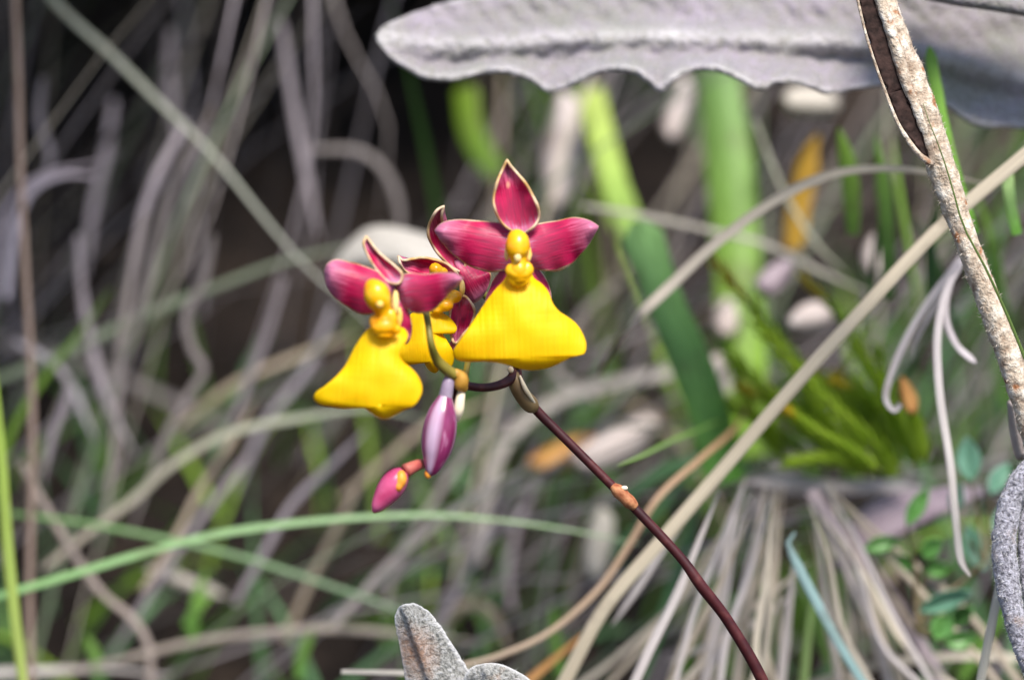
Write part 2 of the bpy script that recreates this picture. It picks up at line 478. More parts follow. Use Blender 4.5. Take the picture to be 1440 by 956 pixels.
GAPS = ((590, 210, 120, 120), (480, 150, 70, 80), (345, 500, 75, 75), (395, 620, 60, 45), (225, 560, 45, 50), (120, 130, 45, 60), (10, 150, 40, 40), (250, 690, 60, 30), (395, 250, 30, 60), (310, 740, 50, 30), (1120, 170, 70, 50), (1400, 560, 50, 40), (930, 250, 40, 50))
def hollow(x, y, z):                     # bare dark places where no blade grows
    return all(((x - a_) / c_) ** 2 + ((y - b_) / d_) ** 2 > 1 for a_, b_, c_, d_ in GAPS)
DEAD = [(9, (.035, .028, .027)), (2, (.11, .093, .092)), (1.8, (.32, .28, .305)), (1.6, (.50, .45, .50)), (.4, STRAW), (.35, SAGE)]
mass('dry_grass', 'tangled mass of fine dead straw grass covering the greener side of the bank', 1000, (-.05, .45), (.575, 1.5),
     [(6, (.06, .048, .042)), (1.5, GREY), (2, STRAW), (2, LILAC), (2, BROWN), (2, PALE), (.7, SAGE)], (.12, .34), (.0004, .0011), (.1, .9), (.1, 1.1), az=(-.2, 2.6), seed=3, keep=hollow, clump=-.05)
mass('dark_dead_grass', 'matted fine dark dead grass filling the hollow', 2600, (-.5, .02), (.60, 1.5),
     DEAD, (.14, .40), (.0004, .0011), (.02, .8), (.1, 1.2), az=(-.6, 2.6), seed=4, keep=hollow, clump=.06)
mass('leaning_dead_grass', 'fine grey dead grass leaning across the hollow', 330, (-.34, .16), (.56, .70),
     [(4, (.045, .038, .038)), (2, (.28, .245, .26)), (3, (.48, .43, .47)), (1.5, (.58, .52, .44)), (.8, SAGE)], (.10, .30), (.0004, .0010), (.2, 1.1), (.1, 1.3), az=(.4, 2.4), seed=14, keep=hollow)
mass('grass_thatch', 'flattened brown thatch of old grass lying on the bank', 260, (-.4, .4), (.56, 1.4),
     [(5, mul(BROWN, .6)), (2, GREY), (1, STRAW)], (.05, .14), (.0012, .003), (1.0, 1.5), (.2, 1.0), seed=5, keep=hollow)
mass('green_grass', 'green grass growing among the dead blades on the bank', 330, (-.02, .40), (.60, 1.2),
     [(3, GREEN), (2, COOL), (2, DKGREEN), (1, BRIGHT)], (.06, .17), (.0012, .003), (.05, .8), (.3, 1.6), seed=8, keep=hollow)
mass('short_green_grass', 'low green grass tufts at the foot of the bank', 220, (-.22, .15), (.58, .70),
     [(3, GREEN), (2, COOL), (1, BRIGHT)], (.03, .07), (.001, .0026), (.05, .8), (.3, 1.6), seed=9)

random.seed(31); rb = Ribbons()
for _ in range(3800):                       # unseen canopy of blades above the picture, added to shade the hollow
    x = random.uniform(-.42, .04); y = random.uniform(.98, 1.25); gz = ground(x, y)
    xe = x + random.gauss(.0, .06); ye = random.uniform(.43 if xe < -.06 else .70, .80)
    ze = CAM_H - .052 * ye + random.uniform(.015, .10)
    mid = Vector(((x + xe) / 2, (y + ye) / 2, max(ze, gz) + random.uniform(.04, .12)))
    pts = crom([Vector((x, y, gz - .004)), Vector((x + (xe - x) * .15, y - .06, gz + .08)), mid, Vector((xe, ye, ze))], 12)
    if any(0 < q[0] < 1440 and q[1] > -16 and p.z > ground(p.x, p.y) + .05 for p in pts for q in (px_of(p),)): continue
    c = pick([(3, STRAW), (2, GREY), (1, SAGE)]); rb.add_thin(pts, random.uniform(.002, .004), c)
tag(rb.build('shade_canopy_grass'), 'unseen canopy of dry grass added to shade the hollow below', 'grass', kind='stuff')

# ================================================================== SINGLE BLADES
random.seed(21)
def outframe(x, y): return x < 2 or x > 1438 or y < 2 or y > 954
def rooted(p3, nxt, px, py):
    """carry a blade that leaves the picture on to the bank it grows from"""
    out = (p3 - nxt).normalized(); q = p3 + out * .035
    if py < 2:   # from a tussock higher up the slope
        y = max(p3.y + .38, 1.0); x = q.x + out.x * .08
        return [Vector((x, y, ground(x, y) - .005)), Vector((q.x + out.x * .05, y - .10, ground(x, y - .1) + .11)), q + Vector((0, .03, .012))]
    x = q.x + out.x * .02; y = q.y + .015
    if ground(x, y) > q.z - .004: return [q]
    return [Vector((x, y, ground(x, y) - .005)), q]
BN = {}
def blade(label, pts, z, wpx, ca, cb=None, group=None, taper='tip', name='grass_blade', cat='grass blade', twist=.3, fold=.2, ext=True, thick=.00025, jit=.12, dz=None):
    """first picture point is the root end"""
    n = len(pts); z0, z1 = z if isinstance(z, tuple) else (z, z)
    if name == 'grass_blade' and z0 > .54: wpx *= .5       # most of their breadth in the picture is blur
    p3 = [P(p[0], p[1], z0 + (z1 - z0) * i / (n - 1) + (p[2] / 1000 if len(p) > 2 else 0)) for i, p in enumerate(pts)]
    if ext and outframe(*pts[0][:2]): p3 = rooted(p3[0], p3[1], *pts[0][:2]) + p3
    if ext and outframe(*pts[-1][:2]): p3 = p3 + [p3[-1] + (p3[-1] - p3[-2]).normalized() * .03]
    rb = Ribbons(); rb.add(p3, PX(wpx, (z0 + z1) / 2), ca, cb, n=max(22, 7 * len(p3)), taper=taper, twist=twist, fold=fold, thick=thick, jit=jit)
    o = rb.build(name); tag(o, label, cat, group); return o

# ---- left side
blade('upright pinkish brown stalk standing in the dark grass', [(44, 956), (42, 820), (46, 640), (44, 520), (37, 400), (29, 240), (26, 120), (22, 0)], .555, 17, (.34, .25, .21), taper='none')
blade('long blade fading from green to pale grey, crossing the dead grass diagonally', [(75, 0), (150, 70), (230, 150), (300, 218), (370, 305), (430, 375), (505, 440), (560, 500)], (.59, .565), 32, (.15, .21, .07), (.38, .39, .34), twist=.1)
G1 = 'lilac grey dead blades in the dark tussock'
L1 = 'limp lilac grey dead blade hanging in the dark tussock'
for q in ([(-10, 400), (0, 320), (25, 268), (75, 240), (130, 230), (170, 215)], [(10, 420), (20, 325), (45, 268), (90, 246), (140, 250)]):
    blade('lilac dead blade bent in a low arch beside the pinkish brown stalk', q, .585, 24, (.50, .46, .55), (.38, .33, .38), 'arched lilac blades', twist=.2)
LAB1 = {1: 'lilac blade running beside the diagonal blade and on down into the dark hollow', 3: 'longest lilac strand, drooping from above across the whole dark tussock', 5: 'short lilac strand hanging between the brown stalk and the diagonal blade', 7: 'lilac blade folded into a sharp hook over a black gap',
        8: 'short pale strand rising from behind the dark green leaning blade', 12: 'grey blade bowing outward in the dark beneath the woolly leaf tip', 13: 'grey blade bent into a tall hoop above the left flower', 18: 'lilac strand hanging right beside the top of the pinkish brown stalk', 19: 'lilac strand sloping down beneath the pale sage arching blade'}
for i, (q, zz, ww) in enumerate((([(262, 170), (232, 225), (212, 270), (196, 330), (180, 400)], .60, 30),
               ([(300, 150), (262, 215), (240, 270), (226, 330), (205, 410), (170, 500), (150, 545)], .59, 28),
               ([(330, 0), (310, 90), (292, 170), (270, 260), (240, 340)], .60, 26),
               ([(375, 0), (350, 90), (335, 170), (300, 260), (285, 330), (235, 420), (180, 500), (155, 540)], .58, 24),
               ([(205, 300), (190, 380), (175, 450), (165, 530), (160, 640), (140, 760)], .60, 26),
               ([(60, 110), (55, 170), (70, 215), (62, 260)], .61, 26),
               ([(110, 330), (100, 380), (118, 430), (120, 480), (150, 560), (190, 640)], .60, 28),
               ([(300, 330), (285, 400), (262, 440), (270, 490), (286, 520), (262, 560), (235, 610), (205, 690), (180, 760)], .59, 27),
               ([(100, 530), (88, 575), (72, 620), (60, 680)], .57, 28),
               ([(440, 0), (448, 90), (440, 180), (428, 260), (412, 320), (380, 430), (340, 540)], .61, 30),
               ([(395, 30), (400, 110), (418, 180), (440, 260), (450, 340)], .63, 30),
               ([(20, 480), (50, 500), (85, 520), (110, 560), (135, 620)], .60, 24),
               ([(470, 0), (495, 70), (530, 130), (548, 190), (540, 250), (530, 320)], .64, 30),
               ([(440, 210), (510, 215), (550, 255), (562, 320), (540, 380)], .63, 28),
               ([(160, 140), (150, 210), (130, 300), (120, 390)], .65, 32),
               ([(400, 390), (375, 470), (340, 560), (310, 640)], .61, 24),
               ([(470, 430), (430, 520), (370, 600), (330, 700)], .63, 26),
               ([(240, 40), (238, 120), (250, 200)], .66, 36),
               ([(5, 0), (8, 80), (5, 160), (15, 260)], .63, 26),
               ([(350, 640), (310, 700), (260, 760), (200, 840), (150, 930)], .60, 26))):
    if i not in (7, 12, 13) and len(q) > 4: q = q[:-1:2] + [q[-1]]
    blade(LAB1.get(i, L1), q, zz, ww * .78, mul(random.choice((LILAC, LILAC, (.46, .42, .47), GREY)), random.uniform(.7, 1.45)), None, G1, twist=.5)
blade('pale bleached patch of curled blade glowing behind the left flower', [(470, 375), (510, 350), (550, 343), (590, 352), (640, 376)], (.57, .56), 60, (.55, .52, .48), None, taper='both', name='dead_leaf', cat='dead leaf', fold=.1)
blade('dark green blade leaning out of the lilac grass at the stalk', [(-4, 670), (20, 600), (60, 535), (110, 470), (158, 405)], .57, 26, (.16, .28, .02), (.12, .22, .03))
blade('bright yellow green blade standing at the edge beside the brown stalk', [(32, 956), (20, 860), (10, 760), (2, 650), (-8, 560)], .515, 15, (.46, .47, .20), (.30, .48, .05), taper='none')
blade('grey green blade lying level behind the left flower', [(-5, 535), (100, 492), (200, 445), (300, 405), (400, 368), (500, 345), (580, 330)], .60, 26, (.19, .25, .15), (.20, .23, .17))
blade('pale sage blade arching up from the thatch to below the left flower', [(60, 800), (130, 745), (190, 700), (240, 655), (320, 610), (420, 588), (520, 575), (600, 590)], .575, 24, (.42, .36, .30), (.36, .42, .30))
blade('long fresh green blade arching low over the dead grass under the buds', [(-3, 838), (100, 808), (200, 778), (300, 752), (400, 737), (500, 728), (600, 724), (700, 731), (800, 745), (900, 765)], .53, 12, (.13, .40, .05), (.36, .48, .30))
blade('blue green blade sinking away across the fresh green arching blade', [(15, 722), (110, 734), (230, 757), (340, 783), (460, 822), (560, 858), (650, 900)], .56, 14, (.17, .34, .10), (.28, .38, .26))
blade('bent straw blade with a sharp knee at the bottom of the dead grass', [(30, 650), (60, 705), (105, 780), (145, 835), (185, 868), (208, 905), (212, 956)], .565, 20, (.36, .30, .27), None, taper='none')
blade('level straw blade lying along the foot of the dead grass', [(60, 950), (160, 930), (260, 905), (360, 890), (460, 884), (560, 890), (700, 905)], .575, 20, (.42, .36, .31), None)
blade('pale flattened blade on the ground by the bright yellow green blade', [(-5, 945), (70, 942), (150, 940), (240, 950)], .575, 28, (.62, .57, .55), None, taper='both')
G2 = 'straw blades leaning through the dead grass'; L2 = 'faded straw blade leaning across the dead grass below the flowers'
LAB2 = {3: 'faded straw blade slanting up just beneath the small pink bud', 6: 'small hoop of dead blade standing above the low rounded woolly tip', 8: 'broad faded blade beside the whitish leaf behind the stem node', 11: 'faded blade kinked back behind the right side of the broad lip', 10: 'faded blade slanting up behind the lowest flower'}
for i, (q, zz, ww) in enumerate((([(200, 830), (245, 760), (280, 690), (320, 630), (360, 560)], .58, 24),
               ([(330, 850), (370, 780), (410, 710), (470, 650), (520, 600)], .585, 26),
               ([(400, 900), (440, 810), (480, 730), (520, 650)], .60, 26),
               ([(470, 880), (540, 800), (610, 740), (680, 690), (760, 650)], .57, 26),
               ([(540, 860), (560, 790), (600, 720), (640, 660), (690, 600)], .60, 26),
               ([(600, 900), (640, 830), (680, 770), (740, 690)], .61, 24),
               ([(620, 880), (655, 850), (690, 860), (720, 920)], .60, 34),
               ([(720, 860), (715, 800), (730, 730), (760, 660)], .62, 26),
               ([(800, 880), (810, 820), (830, 750), (850, 700)], .60, 34),
               ([(480, 700), (540, 650), (600, 600), (700, 560)], .62, 24),
               ([(250, 600), (330, 540), (420, 500), (500, 470)], .63, 24),
               ([(840, 560), (780, 520), (820, 440), (880, 390)], .64, 24))):
    blade(LAB2.get(i, L2), q, zz, ww * .8, mul(random.choice((STRAW, (.42, .37, .35), LILAC)), random.uniform(.85, 1.3)), None, G2, twist=.5)
blade('broad pale grey blade bent over behind the buds and stem', [(670, 790), (678, 740), (688, 680), (705, 630), (740, 590), (800, 555), (880, 535), (960, 520)], (.60, .63), 40, (.34, .31, .28), (.36, .33, .31), twist=.2, taper='none')
for q in ([(420, 956), (424, 925), (440, 880)], [(140, 956), (135, 925), (120, 890)], [(270, 900), (275, 850), (290, 800)], [(260, 880), (282, 850), (300, 835)], [(790, 956), (780, 900), (775, 850)]):
    blade('short green grass shoot among straw at the foot of the bank', q, .575, 30, (.13, .30, .05), (.20, .36, .07), 'short green shoots', ext=False)

# ---- middle and right
blade('green leaf stub hanging in the dark gap under the large woolly leaf', [(700, 245), (672, 205), (660, 170), (655, 120)], .66, 34, (.08, .17, .01), (.20, .34, .02), taper='blunt', name='strap_leaf', cat='leaf')
blade('yellow green strap leaf curving down from under the large woolly leaf', [(905, 360), (880, 300), (862, 250), (845, 190), (828, 125)], (.60, .63), 40, (.20, .38, .07), (.45, .56, .12), taper='none', name='strap_leaf', cat='leaf')
blade('widest upright green strap leaf below the lobes of the woolly leaf', [(1060, 640), (1045, 520), (1040, 420), (1034, 330), (1024, 220), (1008, 95)], (.60, .63), 66, (.24, .42, .02), (.17, .31, .09), taper='none', name='strap_leaf', cat='leaf', fold=.08)
blade('cool green strap leaf with a cut-off tip leaning beside the right flower', [(1020, 680), (1000, 590), (968, 500), (930, 410), (896, 310)], .545, 58, (.13, .34, .05), (.22, .42, .15), taper='blunt', name='strap_leaf', cat='leaf', fold=.16, twist=.0)
blade('ochre dead blade standing in the shade under the woolly leaf', [(1115, 350), (1126, 280), (1140, 215), (1150, 190)], .60, 32, (.46, .27, .03), None, name='dead_leaf', cat='dead leaf')
blade('pale brown blade arching over the green moss to the mottled stalk', [(840, 530, 50), (870, 478, 14), (900, 443), (950, 395), (1000, 348), (1080, 288), (1160, 248), (1235, 237), (1310, 243), (1400, 262)], (.512, .500), 16, (.60, .53, .47), (.58, .52, .42), taper='both', twist=.1)
blade('long straight straw crossing in front of the green moss', [(795, 956), (850, 855), (930, 760), (1020, 655), (1100, 562), (1200, 450), (1320, 322), (1445, 215)], (.500, .478), 19, (.66, .57, .42), (.64, .56, .44), taper='none', twist=.1, fold=.12)
blade('thin pale strand slanting down behind the arching blade', [(1062, 170), (1085, 230), (1110, 285), (1150, 345), (1190, 385)], .57, 12, (.45, .46, .36))
blade('level faint blade behind the right flower petal tip', [(820, 290), (900, 303), (990, 322), (1080, 345), (1150, 380), (1240, 420)], .575, 16, (.40, .38, .33))
G3 = 'bleached straws spilling from the tussock'; L3 = 'bleached straw spilling downhill from the small tussock'
LAB3 = {2: 'bleached straw passing close behind the dark orchid stem', 3: 'short bleached straw leaning parallel to the long straight straw', 7: 'thin bleached straw between the blue-tinged blade and the dusky purple blade', 8: 'bleached straw slanting across the hanging ones toward the orchid stem', 9: 'thinnest slanting straw, low across the hanging straws'}
for i, (q, zz, ww) in enumerate((([(1050, 672), (1030, 730), (1018, 800), (1005, 880), (992, 960)], .52, 18),
               ([(1078, 678), (1062, 760), (1052, 840), (1035, 960)], .52, 18),
               ([(1012, 690), (985, 755), (950, 840), (915, 910), (892, 960)], .495, 17),
               ([(985, 700), (940, 760), (895, 830), (860, 880)], .51, 14),
               ([(1120, 770), (1110, 850), (1098, 960)], .52, 17),
               ([(1165, 750), (1172, 830), (1172, 900), (1180, 960)], .53, 15),
               ([(1160, 730), (1195, 800), (1225, 870), (1250, 960)], .53, 17),
               ([(1180, 780), (1196, 840), (1196, 910), (1200, 960)], .53, 12),
               ([(1140, 790), (1090, 830), (1040, 870), (990, 930), (960, 960)], .52, 14),
               ([(1120, 830), (1070, 870), (1000, 905), (940, 930)], .53, 12),
               ([(1060, 690), (1000, 790), (940, 860), (860, 930), (820, 960)], .55, 20),
               ([(1000, 870), (1005, 910), (1000, 960)], .54, 18))):
    blade(LAB3.get(i, L3), q, zz, ww * .75, mul(random.choice(((.62, .55, .47), (.58, .53, .52), (.55, .49, .42))), random.uniform(.85, 1.1)), None, G3, taper='both', twist=.4)
random.seed(88)
for _ in range(30):
    x0 = random.uniform(1020, 1200); y0 = random.uniform(676, 740); sl = (x0 - 1100) / 110 * random.uniform(.4, 1.3) + random.uniform(-.35, .25)
    pts_ = [(x0 - sl * 20, y0 - 12), (x0 + sl * 60, y0 + 70), (x0 + sl * 150 + random.uniform(-15, 15), y0 + 170), (x0 + sl * 230, 962)]
    blade('hair-fine bleached straw in the fan below the small tussock', pts_, random.uniform(.505, .54), random.uniform(5, 10), mul(random.choice(((.70, .63, .52), (.62, .57, .57), (.58, .50, .40))), random.uniform(.8, 1.15)), None, 'fine straw fan', taper='both', twist=.5)
blade('dusky purple blade fanning out from the tussock toward the herb leaves', [(1140, 690), (1180, 745), (1230, 805), (1280, 880), (1325, 960)], .53, 20, (.40, .33, .36), None, taper='none')
blade('blue-tinged blade folded over in front of the bleached straws', [(1215, 962), (1180, 905), (1145, 840), (1122, 795), (1108, 762), (1118, 748)], .497, 13, (.30, .52, .52), (.34, .50, .50), taper='blunt', twist=.1)
blade('fresh green blade rising through the bleached straws', [(1130, 960), (1138, 880), (1146, 800), (1150, 770)], .53, 15, (.30, .44, .16))
blade('pale level blade in front of the herb leaves', [(1445, 925), (1370, 922), (1290, 926), (1220, 938), (1150, 960)], .54, 13, (.55, .50, .42), None, taper='none')
blade('stiff cream straw standing beside the edge-on woolly leaf', [(1378, 962), (1390, 900), (1404, 832), (1412, 790)], .468, 12, (.70, .66, .56), None, taper='none')
blade('narrow rusty straw curving under the dark orchid stem', [(640, 938), (700, 922), (770, 890), (840, 830), (885, 765), (925, 700), (985, 645, 8), (1030, 605, 25), (1060, 560, 45)], .51, 9, (.55, .44, .34), (.48, .24, .10), taper='tip', fold=.12)
blade('orange dead blade lying behind the forked woolly leaf', [(740, 960), (775, 930), (820, 893), (850, 870)], .53, 20, (.52, .27, .10), None)
blade('short green blade with a pale broken tip beside the stem node', [(1060, 570), (1020, 588), (985, 603), (940, 622), (900, 642), (868, 655)], (.56, .485), 11, (.12, .28, .04), (.30, .48, .14), taper='both')
blade('thin pale straw behind the forked woolly leaf', [(480, 944), (540, 945), (600, 946), (680, 940)], .485, 8, (.70, .64, .55))
# curling dry strands by the stalk
blade('curled dry strand hooking up at its end beside the stalk', [(1362, 350), (1335, 385), (1305, 425), (1275, 475), (1252, 530), (1246, 562), (1258, 578), (1266, 568)], .495, 10, (.52, .48, .50), (.45, .42, .44), taper='none', name='dry_strand', cat='dry strand', twist=.9)
blade('longest dry strand hanging from the stalk past the herb leaves', [(1368, 345), (1345, 375), (1326, 425), (1318, 480), (1322, 560), (1336, 650), (1345, 740), (1352, 790), (1364, 810)], (.49, .478), 11, (.56, .51, .54), (.62, .58, .54), name='dry_strand', cat='dry strand', taper='blunt', twist=.7)
blade('short dry strand curving toward the stalk foot', [(1350, 372), (1334, 405), (1330, 445), (1345, 485), (1372, 510)], .488, 10, (.56, .51, .54), None, name='dry_strand', cat='dry strand', taper='blunt', twist=.8)
blade('thin split dry strand inside the curled pair', [(1330, 400), (1300, 455), (1288, 480), (1284, 505)], .50, 7, (.46, .42, .42), None, name='dry_strand', cat='dry strand')
# grass at the stalk
blade('fresh green grass tip standing behind the mottled stalk', [(1370, 330), (1345, 250), (1325, 170), (1312, 100), (1307, 66)], .487, 17, (.12, .30, .03), (.26, .50, .08), taper='blunt')
blade('green grass stub with a pale cut tip right of the stalk', [(1430, 330), (1420, 280), (1416, 232)], .487, 16, (.12, .32, .03), (.40, .55, .25), taper='blunt')
G4 = 'green blades behind the stalk'; L4 = 'green grass blade growing behind the mottled stalk'
for q in ([(1250, 420), (1248, 330), (1240, 240), (1232, 190)], [(1290, 430), (1275, 330), (1262, 250), (1255, 190)], [(1400, 420), (1390, 330), (1365, 250)], [(1310, 440), (1310, 340), (1325, 260)],
          [(1225, 430), (1232, 350), (1250, 280)], [(1420, 470), (1405, 390), (1400, 320)], [(1345, 470), (1320, 380), (1285, 300)], [(1200, 330), (1195, 250), (1180, 180)], [(1260, 560), (1300, 480), (1340, 420)]):
    blade(L4, q, random.uniform(.53, .57), random.uniform(16, 24), mul(random.choice((GREEN, DKGREEN, (.16, .30, .04))), random.uniform(.9, 1.3)), None, G4)
G5 = 'green blades behind the straws'; L5 = 'broad green blade in the shade behind the bleached straws'
for q in ([(900, 956), (935, 860), (960, 780), (985, 700)], [(1020, 956), (1050, 860), (1065, 780), (1090, 700)], [(960, 950), (985, 870), (1010, 800)], [(1080, 930), (1088, 830), (1085, 740)],
          [(860, 780), (920, 720), (975, 660), (1010, 620)], [(880, 700), (940, 660), (1000, 640), (1040, 600)], [(1300, 956), (1320, 890), (1360, 820)], [(1350, 956), (1385, 900), (1420, 850)], [(1420, 956), (1425, 880), (1400, 800)]):
    blade(L5, q, random.uniform(.555, .585), random.uniform(26, 40), mul(random.choice((GREEN, COOL)), random.uniform(.8, 1.15)), None, G5, ext=False)

# ---- dead leaves and litter on the bank
def litter(label, outline, base, tip, z, mat, **kw):
    o = patch('dead_leaf', outline, base, tip, z, mat, None, solid=.0005, nseg=60, rings=7, **kw)
    return tag(o, label, 'dead leaf')
litter('pale cream leaf scrap tucked under the edge of the woolly leaf', [(1100, 138), (1112, 126), (1150, 124), (1178, 140), (1176, 158), (1145, 165), (1112, 158)], (1102, 145), (1178, 148), .60, 'dead_leaf_cream', d=(0, 6), cup=4)
litter('pinkish white leaf scrap lying in the green moss', [(1108, 450), (1125, 432), (1150, 425), (1170, 440), (1164, 460), (1130, 470), (1110, 464)], (1108, 455), (1168, 445), .565, 'dead_leaf_pale', d=(0, 8), cup=4)
litter('lilac leaf scrap above the pinkish scrap in the moss', [(1062, 395), (1085, 374), (1112, 366), (1108, 392), (1088, 415), (1068, 410)], (1064, 402), (1112, 370), .565, 'dead_leaf_purple', d=(0, 8), cup=3)
litter('round pale leaf scrap beside the widest strap leaf', [(1005, 440), (1020, 420), (1034, 432), (1036, 462), (1022, 472), (1006, 462)], (1018, 472), (1022, 420), .60, 'dead_leaf_pale', d=(0, 6), cup=3)
litter('drooping pinkish leaf scrap below the round pale scrap', [(990, 508), (1012, 500), (1028, 525), (1034, 560), (1022, 572), (1000, 545)], (1000, 505), (1028, 570), .60, 'dead_leaf_pale', d=(0, 6), cup=3)
litter('blotched pink and cream leaf scrap behind the arching blade', [(1215, 350), (1228, 332), (1244, 345), (1243, 378), (1226, 388), (1214, 370)], (1226, 388), (1228, 332), .575, 'dead_leaf_pale', d=(0, 6), cup=3)
litter('small orange leaf glowing in the moss by the curled strand', [(1268, 530), (1278, 540), (1290, 562), (1285, 582), (1270, 570), (1264, 545)], (1278, 582), (1268, 530), .515, 'dead_leaf_orange', d=(0, 6), cup=3)
litter('broad dusky purple leaf arching over the dark hollow by the herb', [(1170, 800), (1185, 755), (1205, 720), (1240, 698), (1290, 690), (1350, 683), (1385, 690), (1350, 712), (1300, 716), (1260, 735), (1225, 765), (1195, 800)], (1180, 800), (1385, 690), .535, 'dead_leaf_purple', d=(0, 14), bow=-8, cup=5)
litter('brownish blade-like leaf on the rim of the small tussock', [(1030, 676), (1090, 664), (1160, 676), (1230, 676), (1310, 690), (1240, 708), (1150, 712), (1080, 700)], (1035, 680), (1300, 692), .545, 'dead_leaf_pale', d=(0, 10), bow=-5, cup=6)
litter('salmon dead leaf behind the orchid stem', [(805, 640), (850, 610), (900, 585), (925, 595), (900, 635), (850, 662), (815, 665)], (806, 655), (925, 590), .61, 'dead_leaf_pale', d=(0, 10), cup=4)
litter('orange-stained dead leaf close behind the upper orchid stem', [(740, 650), (775, 628), (820, 612), (850, 625), (815, 650), (770, 668)], (742, 658), (850, 620), .62, 'dead_leaf_orange', d=(0, 10), cup=4)
litter('whitish leaf standing behind the stem node', [(822, 780), (830, 740), (845, 715), (862, 730), (858, 775), (842, 815), (826, 812)], (834, 815), (848, 715), .59, 'dead_leaf_cream', d=(0, 6), cup=3)
litter('tan leaf scrap under the fresh green arching blade', [(205, 800), (235, 795), (265, 812), (300, 825), (318, 840), (285, 842), (245, 828)], (205, 802), (318, 840), .60, 'dead_leaf_cream', d=(0, 6), cup=3)
litter('pale pink dead leaf standing behind the top sepal', [(760, 250), (766, 210), (778, 160), (790, 130), (812, 145), (815, 200), (808, 255), (790, 300), (770, 290)], (780, 300), (792, 130), .63, 'dead_leaf_pale', d=(0, 8), cup=5)
litter('small pale dead leaf between the strap leaves', [(930, 180), (945, 140), (960, 110), (975, 125), (965, 170), (945, 200)], (940, 200), (965, 110), .63, 'dead_leaf_pale', d=(0, 8), cup=4)
litter('pink twig-like leaf pressed against the foot of the stalk', [(1418, 565), (1428, 560), (1438, 590), (1444, 640), (1432, 645), (1422, 610)], (1424, 562), (1440, 645), .462, 'dead_leaf_pale', d=(0, 4), cup=2)

# ---- mossy needle shoots
def needle_shoot(label, pts, z, Rpx, n=230, tipmat=True):
    p3 = crom([P(x, y, z) for x, y in pts], 40)
    root = tag(empty('moss_shoot', p3[0]), label, 'moss shoot', 'needle-leaved green shoots')
    tube('stem', p3, [PX(1.8, z)] * 30 + [PX(1.8 - .15 * i, z) for i in range(10)], 'herb_stem', root, 6)
    V = []; F = []; mi = []
    for k in range(n):
        t = (k + random.random()) / n; i = min(int(t * 38), 38); p = p3[i].lerp(p3[i + 1], t * 38 - i if t * 38 - i < 1 else 1)
        tan = (p3[i + 1] - p3[i]).normalized()
        s = tan.orthogonal().normalized(); b2 = tan.cross(s); th = k * 2.4
        rd = s * math.cos(th) + b2 * math.sin(th)
        L = PX(Rpx, z) * random.uniform(.8, 1.25) * (1 - .35 * t)
        dr = (rd * .62 + tan * .95).normalized(); sd_ = dr.cross(tan).normalized() * PX(2.6, z)
        nn = dr.cross(sd_).normalized() * PX(1.2, z)
        b = len(V); V += [p - sd_, p + sd_, p + dr * L * .6 + sd_ * .8 + nn, p + dr * L * .6 - sd_ * .8 + nn, p + dr * L - rd * L * .1]
        F += [(b, b + 1, b + 2, b + 3), (b + 3, b + 2, b + 4)]; m = 1 if (tipmat and t > .8 + random.uniform(-.06, .06)) else 0; mi += [m, m]
    o = mesh_obj('needles', V, F, ['moss_green', 'moss_tip'], root); tag(o, kind='stuff')
    o.data.polygons.foreach_set('material_index', mi)
NS = [('needle-leaved shoot with an amber tip touching the arching blade', [(1230, 640), (1160, 560), (1090, 470), (1040, 410), (1002, 365)], .53, 30, True),
      ('yellow-tipped needle-leaved shoot standing above the pinkish scrap', [(1290, 620), (1230, 530), (1185, 450), (1150, 410), (1125, 385)], .54, 22, True),
      ('dense needle-leaved shoot crossing under the long straight straw', [(1270, 660), (1190, 590), (1120, 520), (1060, 450)], .525, 34, False),
      ('needle-leaved shoot reaching the drooping pinkish scrap', [(1220, 670), (1150, 610), (1090, 560), (1030, 500)], .535, 32, False),
      ('needle-leaved shoot with a yellow end under the straw', [(1240, 660), (1190, 630), (1140, 600), (1095, 568)], .515, 20, True),
      ('upright needle-leaved shoot beside the curled strand', [(1290, 660), (1262, 600), (1235, 540), (1200, 480)], .53, 28, False),
      ('low needle-leaved shoot spreading over the tussock rim', [(1270, 668), (1220, 650), (1160, 645), (1110, 650)], .53, 28, False),
      ('short needle-leaved shoot at the orange leaf', [(1300, 650), (1292, 610), (1282, 575), (1270, 545)], .525, 22, False),
      ('needle-leaved shoot in shade behind the cool green strap leaf', [(1110, 660), (1080, 610), (1050, 560), (1030, 510)], .55, 30, False)]
for l_, p_, z_, r_, t_ in NS: needle_shoot(l_, p_, z_, r_ * 1.45, 120, t_)

random.seed(77)
for _ in range(14):
    x0 = random.uniform(1130, 1310); y0 = random.uniform(600, 680); L_ = random.uniform(90, 170); an = R(random.uniform(105, 150))
    x1, y1 = x0 + math.cos(an) * L_, y0 - math.sin(an) * L_
    needle_shoot('plain green needle-leaved shoot in the thick of the mossy clump', [(x0, y0), ((x0 + x1) / 2 + random.uniform(-12, 12), (y0 + y1) / 2), (x1, y1)], random.uniform(.535, .56), 38, 95, random.random() < .4)

